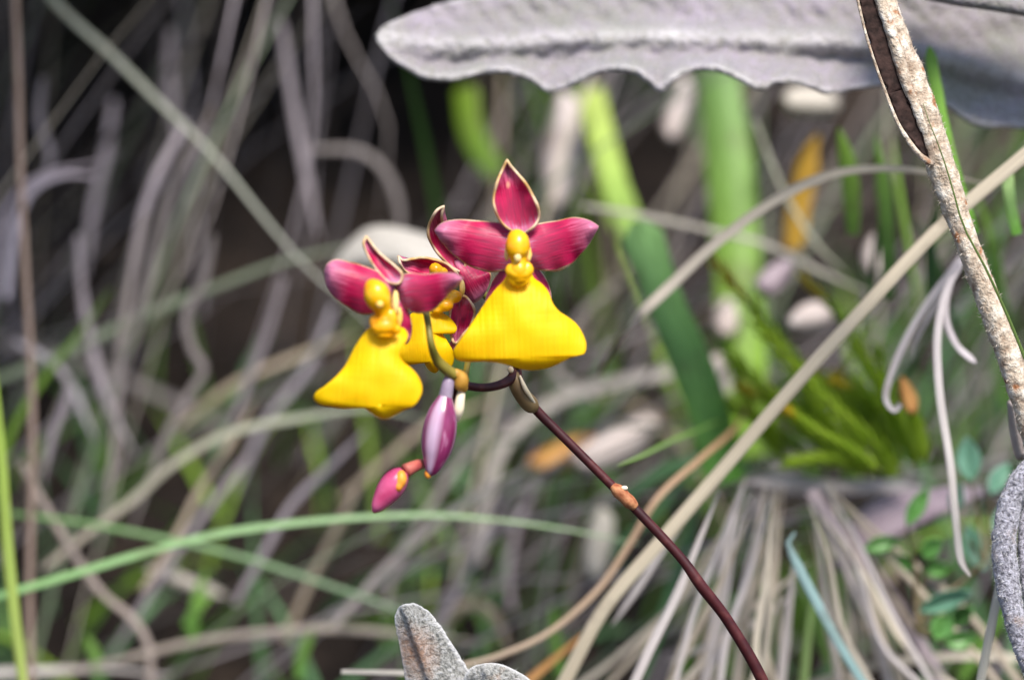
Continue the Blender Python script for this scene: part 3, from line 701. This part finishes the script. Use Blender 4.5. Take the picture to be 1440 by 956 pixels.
# ---- small-leaved herb at the lower right
def herb(label, base, z, leaves, mat):
    b3 = P(base[0], base[1], z)
    root = tag(empty('herb', b3), label, 'herb')
    for (x, y, L, wd, ang, dzz) in leaves:
        a_ = R(ang); dx, dy = math.cos(a_), -math.sin(a_)
        bx_, by_ = x - dx * L / 2, y - dy * L / 2; tx, ty = x + dx * L / 2, y + dy * L / 2
        ox, oy = -dy, dx; out = []
        for t, k in ((0, 0.08), (.15, .55), (.35, .95), (.55, 1), (.75, .72), (.92, .28), (1, 0)): out.append((bx_ + dx * L * t + ox * wd / 2 * k, by_ + dy * L * t + oy * wd / 2 * k))
        for t, k in ((.92, .28), (.75, .72), (.55, 1), (.35, .95), (.15, .55)): out.append((bx_ + dx * L * t - ox * wd / 2 * k, by_ + dy * L * t - oy * wd / 2 * k))
        zz = z + dzz / 1000
        patch('leaf', out, (bx_, by_), (tx, ty), zz, mat, root, d=(0, random.uniform(-5, 5)), cup=random.uniform(-1.2, -.4), crease=.25, nseg=36, rings=5, solid=.0003)
        mid = Vector(((bx_ + base[0]) / 2 + random.uniform(-8, 8), (by_ + base[1]) / 2, 0))
        tube('stem', [b3, P(mid.x, mid.y, z + dzz / 2000 + .004), P(bx_, by_, zz + .0006)], [PX(2.6, z)] * 2 + [PX(1.8, z)], 'herb_stem', root, 6, 10)
herb('bluish green herb with broad glossy leaves beside the longest dry strand', (1385, 790), .52,
     [(1362, 645, 62, 34, 95, 0), (1405, 672, 50, 26, 60, 4), (1372, 770, 70, 34, 110, 6), (1330, 845, 80, 26, 20, -4), (1410, 730, 52, 26, 70, 8), (1345, 700, 44, 20, 80, 8)], 'herb_leaf_blue')
herb('bright green herb with small rounded leaves in the dark hollow', (1290, 890), .52,
     [(1240, 765, 52, 22, 15, 0), (1290, 712, 60, 22, 60, -4), (1310, 770, 36, 26, 50, 2), (1318, 800, 40, 22, 10, 6), (1325, 880, 42, 32, 60, -6), (1352, 866, 40, 24, 40, -2), (1350, 900, 44, 26, 10, -2), (1300, 835, 34, 20, 130, 8), (1270, 790, 36, 18, 160, 8)], 'herb_leaf')

# ================================================================== WOOLLY LEAVES
def hairs(name, parent, obj, n, L, mat, seed=2, wmm=.00007):
    random.seed(seed)
    me = obj.data; V = []; F = []
    polys = me.polygons; areas = [p.area for p in polys]
    for p in random.choices(list(polys), weights=areas, k=n):
        vs_ = [me.vertices[i].co for i in p.vertices]; u, v = random.random(), random.random()
        c = vs_[0].lerp(vs_[1], u).lerp(vs_[-1].lerp(vs_[2 if len(vs_) > 2 else 1], u), v)
        nn = p.normal
        if nn.dot(CAMP - c) < 0 and name == 'wool_facing': nn = -nn
        d = (nn + Vector((random.uniform(-1, 1), random.uniform(-1, 1), random.uniform(-1, 1))) * .9).normalized()
        s = d.cross(Vector((random.random(), random.random(), random.random()))).normalized() * wmm
        l = L * random.uniform(.5, 1.3); b = len(V)
        bend = Vector((random.uniform(-1, 1), random.uniform(-1, 1), random.uniform(-1, 1))) * l * .35
        V += [c - s, c + s, c + d * l * .6 + s * .7, c + d * l * .6 - s * .7, c + d * l + bend]
        F += [(b, b + 1, b + 2, b + 3), (b + 3, b + 2, b + 4)]
    o = mesh_obj('wool', V, F, mat, parent); tag(o, kind='stuff'); return o

# the large leaf: columns along the picture, rows from upper to lower margin
low = [(530, 56), (538, 68), (552, 84), (575, 98), (600, 110), (640, 111), (680, 102), (715, 101), (745, 112), (770, 128), (790, 126), (815, 114), (840, 102), (870, 98), (898, 103), (914, 116), (930, 127), (944, 113), (965, 101), (990, 97), (1015, 100), (1042, 113), (1072, 126), (1090, 116), (1125, 118), (1165, 131), (1210, 124), (1255, 120), (1300, 130), (1340, 155), (1375, 176), (1440, 180), (1520, 186), (1620, 190)]
upp = [(530, 48), (538, 38), (556, 31), (572, 24), (600, 12), (640, 2), (700, -8), (800, -22), (950, -38), (1100, -50), (1250, -50), (1400, -40), (1520, -10), (1620, 40)]
rid = [(530, 52), (575, 58), (650, 64), (720, 60), (800, 53), (880, 51), (960, 52), (1080, 56), (1200, 62), (1280, 74), (1340, 88), (1440, 112), (1540, 130), (1620, 120)]
def interp(pl, x):
    for (x0, y0), (x1, y1) in zip(pl, pl[1:]):
        if x0 <= x <= x1:
            t = (x - x0) / (x1 - x0); return y0 + (y1 - y0) * t
    return pl[-1][1] if x > pl[-1][0] else pl[0][1]
lowS = [(p.x, p.y) for p in crom([Vector((x, y, 0)) for x, y in low], 400)]
uppS = [(p.x, p.y) for p in crom([Vector((x, y, 0)) for x, y in upp], 300)]
ridS = [(p.x, p.y) for p in crom([Vector((x, y, 0)) for x, y in rid], 200)]
NXL, NV = 260, 36; V = []; F = []; RIB = []
for i in range(NXL):
    t = i / (NXL - 1); x = 530.2 + (1620 - 530.2) * t ** 1.15
    yu, yl, yr = interp(uppS, x), interp(lowS, x), interp(ridS, x)
    for j in range(NV):
        v = j / (NV - 1)
        y = yu + (yr - yu) * (v / .5) if v < .5 else yr + (yl - yr) * ((v - .5) / .5)
        tipk = min(1, (x - 530) / 140)
        dd = 14 * (.5 - v) * tipk                                 # lower margin nearer, upper margin farther
        dd -= 2.2 * math.exp(-((y - yr) / 14) ** 2) * tipk          # raised midrib
        dd += 1.7 * math.exp(-((y - yr - 26) / 16) ** 2) * tipk     # groove under it
        dd -= 0.7 * math.exp(-((yl - y) / 12) ** 2)                  # thick rolled margin
        dd += 1.5 * mnoise.noise(Vector((x * .012, y * .03, 3))) * tipk + .5 * mnoise.noise(Vector((x * .05, y * .07, 8)))
        dd += .28 * math.sin((x + abs(y - yr) * 1.1) * .16 + 2 * mnoise.noise(Vector((x * .02, 0, 1)))) * min(1, abs(y - yr) / 15) * tipk
        dd += 5 * math.sin(x * .011) * (v - .3) * tipk
        RIB.append((.55 + .45 * mnoise.noise(Vector((x * .03, y * .03, 4)))) * min(1, math.exp(-((y - yr) / 9) ** 2) * .9 + math.exp(-((yl - y) / 5) ** 2) + math.exp(-((y - yu) / 5) ** 2) * tipk + max(0, 1 - (x - 530) / 40) * .8))
        V.append(P(x, y, .497 + dd / 1000 + .015 * max(0, (x - 1300) / 320)))
for i in range(NXL - 1):
    for j in range(NV - 1):
        F.append((i * NV + j, i * NV + j + 1, (i + 1) * NV + j + 1, (i + 1) * NV + j))
bl = empty('woolly_leaf', P(1620, 110, .515)); tag(bl, 'large grey woolly leaf with a wavy lobed edge stretching above the flowers', 'leaf')
blade_o = mesh_obj('leaf_blade', V, F, 'wool', bl, {'rib': ('FLOAT', RIB)}, solid=.0009)
xb, yb = P(1680, 300, .54).x, P(1680, 300, .54).y
tube('leaf_stalk', [P(1590, 112, .515), P(1640, 118, .52), P(1690, 220, .53), Vector((xb + .01, yb, ground(xb, yb) - .01))], [PX(16, .5), PX(18, .5), PX(20, .5), PX(26, .5)], 'wool', bl, 12, 24)
hairs('wool', bl, blade_o, 9000, .0011, 'wool_hair', 4)
# a second leaf just touching the frame above it
V = []; F = []
for i in range(60):
    t = i / 59; x = 1250 + 400 * t
    for j in range(10):
        v = j / 9; y = -70 + (interp([(1250, -20), (1310, -6), (1350, 2), (1400, 9), (1440, 16), (1500, 26), (1650, 60)], x) + 70) * v
        V.append(P(x, y, .478 + .010 * (1 - v) - .0015 * math.exp(-((1 - v) / .1) ** 2) + .001 * mnoise.noise(Vector((x * .02, v, 0)))))
for i in range(59):
    for j in range(9): F.append((i * 10 + j, i * 10 + j + 1, (i + 1) * 10 + j + 1, (i + 1) * 10 + j))
ul = empty('woolly_leaf', P(1650, 20, .48)); tag(ul, 'cream rim of another woolly leaf overlapping the large one from above', 'leaf')
mesh_obj('leaf_blade', V, F, 'wool', ul, solid=.002)
tube('leaf_stalk', [P(1640, 10, .483), P(1690, 30, .50), P(1725, 200, .53), Vector((xb + .02, yb, ground(xb + .02, yb) - .01))], [PX(10, .5), PX(16, .5), PX(18, .5), PX(24, .5)], 'wool', ul, 12, 24)

# forked leaf tips at the bottom
fl = empty('woolly_leaf', P(640, 1150, .46)); tag(fl, 'upright grey woolly leaf tip with a rusty stain below the buds', 'leaf')
o1 = patch('leaf_blade', [(557, 872), (560, 858), (568, 851), (580, 849), (592, 853), (606, 864), (620, 882), (634, 903), (648, 925), (660, 945), (672, 975), (682, 1010), (650, 1040), (610, 1030), (585, 1005), (572, 956), (565, 915), (560, 890)], (635, 1035), (570, 852), .455, 'wool_stained', fl, d=(3, 0), cup=1.0, crease=-1.3, wob=.6, solid=.0008, nseg=180, rings=18, rag=1.6)
hairs('wool', fl, o1, 4000, .0007, 'wool_hair', 5, .00003)
xg, yg = P(650, 1030, .457).x, P(650, 1030, .457).y
tube('leaf_stalk', [P(635, 1010, .4585), P(650, 1060, .459), Vector((xg + .01, yg + .005, ground(xg + .01, yg + .005) - .01))], [PX(22, .455), PX(20, .455), PX(22, .455)], 'wool_near', fl, 12, 16)
fr = empty('woolly_leaf', P(720, 1150, .46)); tag(fr, 'low rounded woolly leaf tip beside the rust-stained one', 'leaf')
o2 = patch('leaf_blade', [(655, 950), (664, 940), (680, 935), (700, 935), (722, 942), (742, 953), (762, 975), (775, 1010), (745, 1040), (700, 1035), (665, 1010), (652, 975)], (720, 1040), (682, 936), .453, 'wool_stained', fr, d=(3, 0), cup=1.2, crease=-1.0, wob=.6, solid=.0008, nseg=120, rings=14)
hairs('wool', fr, o2, 3000, .0007, 'wool_hair', 6, .00003)
tube('leaf_stalk', [P(720, 1015, .4565), P(712, 1060, .458), Vector((xg + .012, yg + .005, ground(xg + .012, yg + .005) - .01))], [PX(22, .455), PX(20, .455), PX(22, .455)], 'wool_near', fr, 12, 16)

# edge-on leaf at the lower right: a thick curled margin
er = empty('woolly_leaf', P(1470, 1100, .45)); tag(er, 'thick edge-on woolly leaf curving at the side of the herb leaves', 'leaf')
cl = [P(x, y, .449) for x, y in [(1468, 642), (1444, 660), (1429, 685), (1418, 718), (1412, 760), (1414, 800), (1421, 845), (1432, 890), (1446, 930), (1470, 985)]]
rr = [PX(v, .449) for v in (10, 13, 15, 16, 17, 17, 16, 14, 13, 12)]
V, F, a, st = tube_data(cl, rr, 22, 120, .16)
o3 = mesh_obj('leaf_margin', V, F, 'wool_near', er)
hairs('wool', er, o3, 3000, .0005, 'wool_hair', 7, .00003)
cl2 = [P(x, y, .452) for x, y in [(1480, 668), (1456, 690), (1444, 725), (1440, 765), (1442, 805), (1450, 850), (1466, 900), (1485, 950)]]
tube('leaf_fold', cl2, [PX(9, .45)] * 8, 'wool_near', er, 14, 80, .12)
patch('leaf_blade', [(1440, 700), (1480, 660), (1540, 660), (1580, 760), (1570, 900), (1520, 990), (1475, 960), (1445, 860)], (1530, 990), (1500, 660), .456, 'wool_near', er, d=(4, 2), cup=-2, solid=.002)
xg, yg = P(1520, 1000, .46).x, P(1520, 1000, .46).y
tube('leaf_stalk', [P(1520, 960, .459), P(1525, 1050, .462), Vector((xg, yg + .01, ground(xg, yg + .01) - .01))], [PX(20, .455)] * 3, 'wool_near', er, 12, 16)

# ================================================================== MOTTLED STALK
sk = empty('stalk', P(1500, 900, .47)); tag(sk, 'mottled cream and rust stalk with a dark split sheath, leaning past the woolly leaf', 'stalk')
path = [(1205, -60), (1238, 10), (1262, 70), (1288, 140), (1310, 195), (1330, 255), (1352, 320), (1374, 380), (1400, 450), (1424, 515), (1446, 590), (1475, 690), (1510, 820)]
rad = [24, 24, 23, 24, 21, 20, 17, 17, 17, 18, 17, 16, 16]
p3 = [P(x, y, .4545) for x, y in path]
xg, yg = P(1510, 820, .46).x + .02, P(1510, 820, .46).y + .01
p3.append(Vector((xg, yg, ground(xg, yg) - .01))); rad.append(18)
V, F, a, st = tube_data(p3, [PX(r_, .4545) for r_ in rad], 26, 260, .13)
so = mesh_obj('stem', V, F, 'stalk', sk)
hairs('fibres', sk, so, 5000, .0006, 'stalk_hair', 8, .00005)
# sheath: a trough whose dark hollow faces the camera, with a pale rim
hol = patch('sheath_hollow', [(1200, -40), (1213, 20), (1222, 55), (1235, 95), (1248, 130), (1262, 165), (1280, 195), (1296, 215), (1304, 222), (1306, 212), (1298, 185), (1284, 150), (1272, 118), (1262, 85), (1250, 45), (1238, 5), (1222, -40)], (1215, -40), (1304, 220), .4505, 'dark_sheath', sk, d=(-.6, -.6), cup=-.6, solid=.0006, nseg=260, rings=8, rag=3.5)
rim = [P(x, y, .449) for x, y in [(1196, -45), (1211, 22), (1220, 57), (1233, 97), (1246, 132), (1260, 168), (1278, 199), (1294, 219), (1306, 228), (1312, 232)]]
tube('sheath_rim', rim, [PX(v, .449) for v in (2, 2, 2, 2, 2.2, 2.6, 3.4, 4, 4, 2)], 'stalk', sk, 10, 100, .15)
rim2 = [P(x, y, .4495) for x, y in [(1222, -40), (1240, 5), (1253, 45), (1265, 85), (1275, 118), (1288, 152), (1301, 186), (1309, 214), (1312, 232)]]
tube('sheath_lip', rim2, [PX(v, .4495) for v in (8, 8, 9, 9, 8, 7, 6, 5, 3)], 'stalk', sk, 12, 120, .22)
blade('hair-thin green blade lying along the mottled stalk', [(1440, 500), (1415, 440), (1385, 375), (1355, 318), (1338, 260), (1322, 210), (1306, 170), (1298, 145)], (.4475, .4475), 6, (.10, .28, .03), (.16, .22, .06), fold=.3)

# ================================================================== THE ORCHID
ZF = FOCUS
xo, yo = P(1200, 1300, ZF + .01).x, P(1200, 1300, ZF + .01).y
orc = empty('orchid', (xo, yo, ground(xo, yo))); tag(orc, 'orchid with three crimson and yellow flowers and hanging buds on a thin dark stem', 'orchid')
def Z(d): return ZF + d / 1000
stp = [P(727, 512, Z(-1)), P(728, 530, Z(-1)), P(736, 552, Z(-.5)), P(752, 574, Z(0)), P(800, 622, Z(0)), P(868, 690, Z(0)), P(900, 722, Z(0)), P(960, 787, Z(0)), P(985, 822, Z(0)), P(1022, 870, Z(1)), P(1072, 956, Z(2)), P(1130, 1100, Z(5))]
stp.append(Vector((xo, yo, ground(xo, yo) - .01)))
stm = tube('stem', stp, [PX(v, ZF) for v in (5, 7, 8, 7, 6.5, 6.5, 6.8, 7, 8.2, 7.8, 8.5, 9, 10)], 'stem', orc, 16, 200)
tag(stm, 'thin dark maroon flower stem')
tube('bract', [P(722, 522, Z(-1.8)), P(725, 538, Z(-2.2)), P(735, 556, Z(-2)), P(747, 570, Z(-1.4)), P(752, 575, Z(-.8))], [PX(v, ZF) for v in (6, 10.5, 11.5, 11.5, 7)], 'node_green', stm, 16, 40)
tube('bract_edge', [P(731, 528, Z(-3.2)), P(738, 545, Z(-3.7)), P(746, 558, Z(-3.2)), P(753, 568, Z(-2.2))], [PX(v, ZF) for v in (1.5, 3.2, 2.6, 1.2)], 'cream', stm, 10, 24)
tube('node', [P(862, 683, Z(-.2)), P(868, 689, Z(-.5)), P(876, 696, Z(-.6)), P(886, 706, Z(-.5)), P(893, 713, Z(-.2))], [PX(v, ZF) for v in (6, 9.5, 9, 9.5, 6.5)], 'rust_node', stm, 14, 30, .12)
blobs('node_scale', [(878, 686, Z(-1.1), 5, 3.5, 3.5)], 'cream', stm)
rach = tube('rachis', [P(724, 522, Z(-1.5)), P(718, 533, Z(-3)), P(703, 541, Z(-5)), P(682, 545, Z(-7)), P(660, 543, Z(-9)), P(645, 538, Z(-11)), P(632, 524, Z(-12.5)), P(622, 516, Z(-13))], [PX(v, ZF) for v in (6.5, 7, 6.5, 6, 6, 6.5, 6, 5)], 'stem', orc, 14, 60)
blobs('bud_scar', [(718, 520, Z(-2.8), 4.5, 5, 4)], 'cream', rach)
blobs('bract', [(648, 535, Z(-12), 12, 16, 11), (640, 526, Z(-12.5), 9, 9, 9), (652, 545, Z(-11.5), 7, 8, 8)], 'amber', rach)

def column(flower, pts, radii):
    tube('column', pts, radii, 'column', flower, 18, 40)
# ---- flower A: faces the camera, widest lip
zA = .4385
fa = tube('flower', [P(729, 517, Z(-2)), P(731, 490, Z(-2)), P(734, 440, Z(-3)), P(733, 400, Z(-5)), P(730, 372, zA + .003)], [PX(v, ZF) for v in (4.5, 5, 5.5, 6, 8)], 'olive', orc, 12, 30)
tag(fa, 'open flower facing forward with the broadest yellow lip')
patch('dorsal_sepal', [(713, 225), (718, 233), (727, 243), (739, 257), (750, 275), (758, 293), (759, 306), (753, 317), (743, 325), (734, 330), (724, 327), (711, 319), (702, 309), (696, 297), (693, 283), (696, 265), (701, 250), (707, 237)], (731, 330), (713, 225), zA, 'petal', fa, d=(2.5, 2), bow=-1.2, cup=-1.8, rip=.3)
patch('petal', [(612, 324), (620, 316), (633, 311), (655, 310), (680, 312), (705, 314), (718, 319), (727, 330), (730, 345), (728, 360), (721, 372), (710, 379), (690, 382), (668, 377), (648, 366), (632, 351), (621, 338)], (730, 348), (612, 324), zA, 'petal', fa, d=(1.5, -1.5), bow=.6, cup=1.6, rip=.35, ripk=9)
patch('petal', [(841, 319), (832, 313), (818, 308), (805, 307), (785, 311), (765, 314), (748, 318), (738, 328), (734, 345), (738, 362), (747, 374), (760, 379), (782, 381), (798, 375), (812, 362), (823, 349), (832, 335)], (733, 348), (841, 319), zA, 'petal', fa, d=(1.5, -.5), bow=.6, cup=1.6, rip=.35, ripk=9)
patch('lateral_sepal', [(728, 370), (712, 374), (700, 386), (690, 404), (684, 424), (692, 436), (708, 428), (722, 408), (732, 385)], (728, 372), (686, 436), zA, 'petal', fa, d=(3, 5), cup=1.2, rip=.2)
patch('lateral_sepal', [(736, 370), (752, 376), (764, 388), (771, 402), (774, 420), (766, 430), (752, 420), (741, 402), (733, 385)], (736, 372), (768, 430), zA, 'petal', fa, d=(3, 5), cup=1.2, rip=.2)
lipA = patch('lip', [(716, 382), (709, 395), (697, 408), (684, 425), (670, 446), (655, 468), (643, 484), (637, 495), (642, 504), (658, 507), (680, 507), (700, 509), (718, 513), (735, 518), (752, 519), (770, 516), (788, 509), (804, 501), (815, 499), (822, 497), (824, 484), (818, 468), (810, 456), (798, 446), (786, 438), (777, 427), (771, 412), (762, 401), (750, 392), (744, 382)], (730, 380), (735, 518), zA, 'lip', fa, d=(-1.5, -3.5), bow=-1.4, cup=1.5, rip=.55, ripk=5, wob=.35, nseg=160, rings=20)
column(fa, [P(731, 392, zA - .003), P(730, 380, zA - .0035), P(730, 370, zA - .0035), P(729, 360, zA - .0035), P(728, 350, zA - .0038), P(728, 340, zA - .0036), P(727, 331, zA - .003), P(727, 326, zA - .0024)], [PX(v, zA) for v in (14, 14, 11, 13, 17, 16.5, 12, 3)])
blobs('callus', [(719, 380, zA - .0036, 9, 11, 7), (741, 379, zA - .0036, 10, 12, 7), (730, 385, zA - .0042, 14, 10, 7), (730, 394, zA - .0036, 16, 10, 6)], 'column', fa)
blobs('anther_cap', [(728, 362, zA - .0050, 5, 7, 4)], 'pale_yellow', fa)
blobs('column_wing', [(743, 357, zA - .0025, 6, 14, 4), (713, 357, zA - .002, 5, 12, 4)], 'pale_yellow', fa)

# ---- flower B: behind, turned to the side, sharpest
zB = .4505
fb = tube('flower', [P(652, 540, Z(-9)), P(660, 500, Z(-2)), P(672, 455, zB + .005), P(690, 425, zB + .008), P(668, 405, zB + .007), P(645, 392, zB + .003)], [PX(v, ZF) for v in (4, 4.5, 5, 5, 6, 8)], 'olive', orc, 12, 40)
tag(fb, 'open flower turned aside between the other two, with a narrow lip')
patch('dorsal_sepal', [(624, 290), (621, 303), (623, 315), (632, 327), (645, 345), (655, 365), (650, 382), (638, 378), (622, 364), (609, 348), (602, 333), (602, 320), (608, 305), (615, 295)], (646, 382), (622, 291), zB, 'petal', fb, d=(3, -3), bow=1.5, cup=-2.2, rip=.3)
patch('petal', [(560, 360), (566, 366), (580, 364), (594, 362), (608, 364), (622, 368), (634, 375), (644, 388), (632, 394), (605, 392), (582, 388), (568, 380), (562, 370)], (642, 388), (560, 360), zB, 'petal', fb, d=(1, -3.5), bow=0, cup=-1.6, rip=.35, ripk=8)
patch('petal', [(640, 368), (648, 366), (664, 374), (678, 380), (689, 384), (688, 396), (682, 410), (673, 421), (661, 426), (654, 414), (647, 396), (641, 382)], (642, 372), (672, 424), zB, 'petal', fb, d=(1, 1), bow=-.5, cup=1.6, rip=.3)
patch('lateral_sepal', [(640, 420), (652, 416), (662, 424), (668, 438), (663, 456), (652, 470), (640, 483), (634, 470), (632, 450), (634, 432)], (645, 418), (640, 483), zB, 'petal', fb, d=(1, -1), cup=-1.5, rip=.3)
patch('lateral_sepal', [(632, 486), (640, 474), (652, 458), (664, 444), (668, 452), (662, 470), (650, 486), (638, 494)], (664, 446), (634, 492), zB, 'petal', fb, d=(1, -2), cup=1.2, rip=.2)
patch('lip', [(600, 436), (588, 438), (577, 444), (574, 460), (568, 482), (561, 500), (563, 510), (572, 512), (582, 505), (592, 504), (598, 510), (604, 519), (612, 523), (620, 516), (630, 519), (637, 508), (636, 494), (628, 480), (620, 466), (628, 461), (638, 468), (642, 462), (634, 450), (622, 441), (610, 436)], (604, 438), (606, 516), zB, 'lip', fb, d=(-3, -4), bow=-1.0, cup=1.8, rip=.4, wob=.6, nseg=150, rings=16)
tube('column', [P(622, 430, zB - .003), P(628, 415, zB - .002), P(626, 400, zB - .002), P(618, 388, zB - .003), P(610, 380, zB - .0038), P(604, 380, zB - .004)], [PX(v, zB) for v in (10, 9, 9, 10, 11, 4)], 'column', fb, 16, 40)
blobs('callus', [(638, 417, zB - .003, 13, 10, 8), (626, 430, zB - .004, 13, 9, 8), (614, 437, zB - .004, 9, 6, 7), (617, 382, zB - .0035, 14, 8, 8)], 'column', fb)
blobs('column_wing', [(650, 405, zB - .002, 4, 12, 4)], 'pale_yellow', fb)

# ---- flower C: nearest, turned to the left
zC = .4305
fc = tube('flower', [P(640, 528, Z(-12.5)), P(626, 518, Z(-13.5)), P(614, 505, Z(-14.5)), P(606, 482, zC + .003), P(602, 455, zC + .004), P(596, 432, zC + .006), P(578, 414, zC + .006), P(558, 408, zC + .002)], [PX(v, ZF) for v in (8, 7.5, 6.5, 5, 4.5, 5, 6, 8)], 'olive', orc, 12, 50)
tag(fc, 'open flower hanging lowest, turned away from the stem, with a wide drooping lip')
patch('dorsal_sepal', [(515, 332), (521, 340), (530, 352), (542, 363), (556, 374), (566, 386), (562, 398), (548, 398), (536, 388), (525, 374), (516, 358), (511, 342)], (558, 396), (514, 333), zC, 'petal', fc, d=(1.5, 4), bow=0, cup=-1.2, rip=.2)
patch('petal', [(457, 382), (461, 372), (472, 366), (490, 369), (515, 376), (537, 386), (551, 398), (556, 410), (548, 424), (530, 438), (508, 441), (490, 432), (473, 420), (461, 404)], (555, 410), (457, 384), zC, 'petal', fc, d=(1, -1), bow=-1.0, cup=1.8, rip=.3, ripk=8)
patch('petal', [(650, 392), (640, 386), (618, 385), (594, 387), (574, 385), (562, 392), (558, 406), (563, 420), (574, 434), (588, 440), (604, 438), (618, 428), (630, 413), (642, 402)], (559, 406), (650, 391), zC, 'petal', fc, d=(1, -3), bow=.3, cup=1.6, rip=.3, ripk=8)
patch('lateral_sepal', [(552, 420), (564, 424), (574, 440), (578, 462), (572, 482), (562, 478), (554, 458), (548, 436)], (556, 422), (570, 482), zC, 'petal', fc, d=(1.5, 3), cup=1, rip=.2)
patch('lateral_sepal', [(540, 430), (530, 444), (519, 464), (510, 482), (516, 490), (528, 478), (540, 460), (548, 440)], (545, 432), (513, 488), zC, 'petal', fc, d=(1.5, 4), cup=1, rip=.2)
patch('lip', [(522, 460), (513, 469), (503, 483), (495, 498), (486, 515), (473, 530), (458, 542), (444, 552), (442, 560), (450, 567), (464, 570), (482, 573), (500, 570), (512, 572), (522, 579), (532, 586), (543, 588), (556, 582), (570, 574), (583, 569), (591, 557), (593, 545), (588, 531), (578, 519), (567, 510), (561, 500), (566, 488), (573, 474), (569, 464), (556, 459), (540, 456)], (542, 455), (530, 586), zC, 'lip', fc, d=(-1.5, -3.5), bow=-1.4, cup=1.5, rip=.55, ripk=5, wob=.35, nseg=160, rings=20)
tube('column', [P(540, 470, zC - .003), P(541, 455, zC - .0035), P(540, 444, zC - .0035), P(537, 432, zC - .0037), P(532, 420, zC - .0042), P(528, 410, zC - .0042), P(523, 402, zC - .0038), P(520, 399, zC - .003)], [PX(v, zC) for v in (15, 13, 11, 14, 18, 18, 12, 3)], 'column', fc, 18, 40)
blobs('callus', [(528, 452, zC - .0036, 10, 11, 7), (548, 448, zC - .004, 12, 15, 7), (538, 460, zC - .0043, 17, 11, 7), (552, 463, zC - .0036, 13, 9, 6)], 'column', fc)
blobs('anther_cap', [(534, 428, zC - .0065, 5, 5, 3)], 'pale_yellow', fc)
blobs('column_wing', [(556, 424, zC - .002, 6, 18, 4), (562, 445, zC - .0012, 5, 16, 3)], 'pale_yellow', fc)

# ---- buds
zb1 = .4375
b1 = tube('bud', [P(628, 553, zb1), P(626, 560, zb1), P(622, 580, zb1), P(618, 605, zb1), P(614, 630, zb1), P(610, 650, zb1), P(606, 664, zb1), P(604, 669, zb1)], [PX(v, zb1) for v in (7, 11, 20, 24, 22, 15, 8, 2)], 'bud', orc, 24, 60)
tag(b1, 'closed plum-coloured bud hanging straight down')
tube('pedicel', [P(634, 528, Z(-12)), P(630, 540, zb1), P(626, 560, zb1)], [PX(v, zb1) for v in (8, 9, 10)], 'lilac_pedicel', b1, 12, 16)
blobs('bud_tip', [(602, 666, zb1, 5, 7, 5)], 'orange', b1)
tube('bract', [P(650, 548, Z(-11)), P(647, 562, Z(-11.5)), P(645, 578, Z(-11.5)), P(643, 592, Z(-11))], [PX(v, zb1) for v in (5, 7, 7, 2)], 'cream', b1, 10, 20)
zb2 = .436
b2 = tube('bud', [P(568, 662, zb2), P(563, 668, zb2), P(555, 678, zb2), P(546, 690, zb2), P(536, 704, zb2), P(529, 714, zb2), P(525, 720, zb2)], [PX(v, zb2) for v in (8, 14, 18, 17.5, 13, 8, 2)], 'bud_pink', orc, 20, 50)
tag(b2, 'small pink bud with an orange base')
tube('pedicel', [P(606, 655, zb1 + .004), P(595, 652, zb1 + .003), P(582, 656, zb2 + .001), P(570, 662, zb2)], [PX(v, zb2) for v in (4, 7, 8.5, 10)], 'red_pedicel', b2, 12, 20)
blobs('bud_base', [(564, 673, zb2 - .0009, 9, 13, 11), (560, 684, zb2 - .0012, 7, 9, 8)], 'orange', b2)
tube('rachis_tip', [P(640, 540, Z(-10)), P(634, 580, Z(-8.5)), P(622, 620, Z(-8.5)), P(606, 655, zb1 + .004)], [PX(v, zb2) for v in (5, 4.5, 4.5, 5)], 'stem', orc, 10, 24)
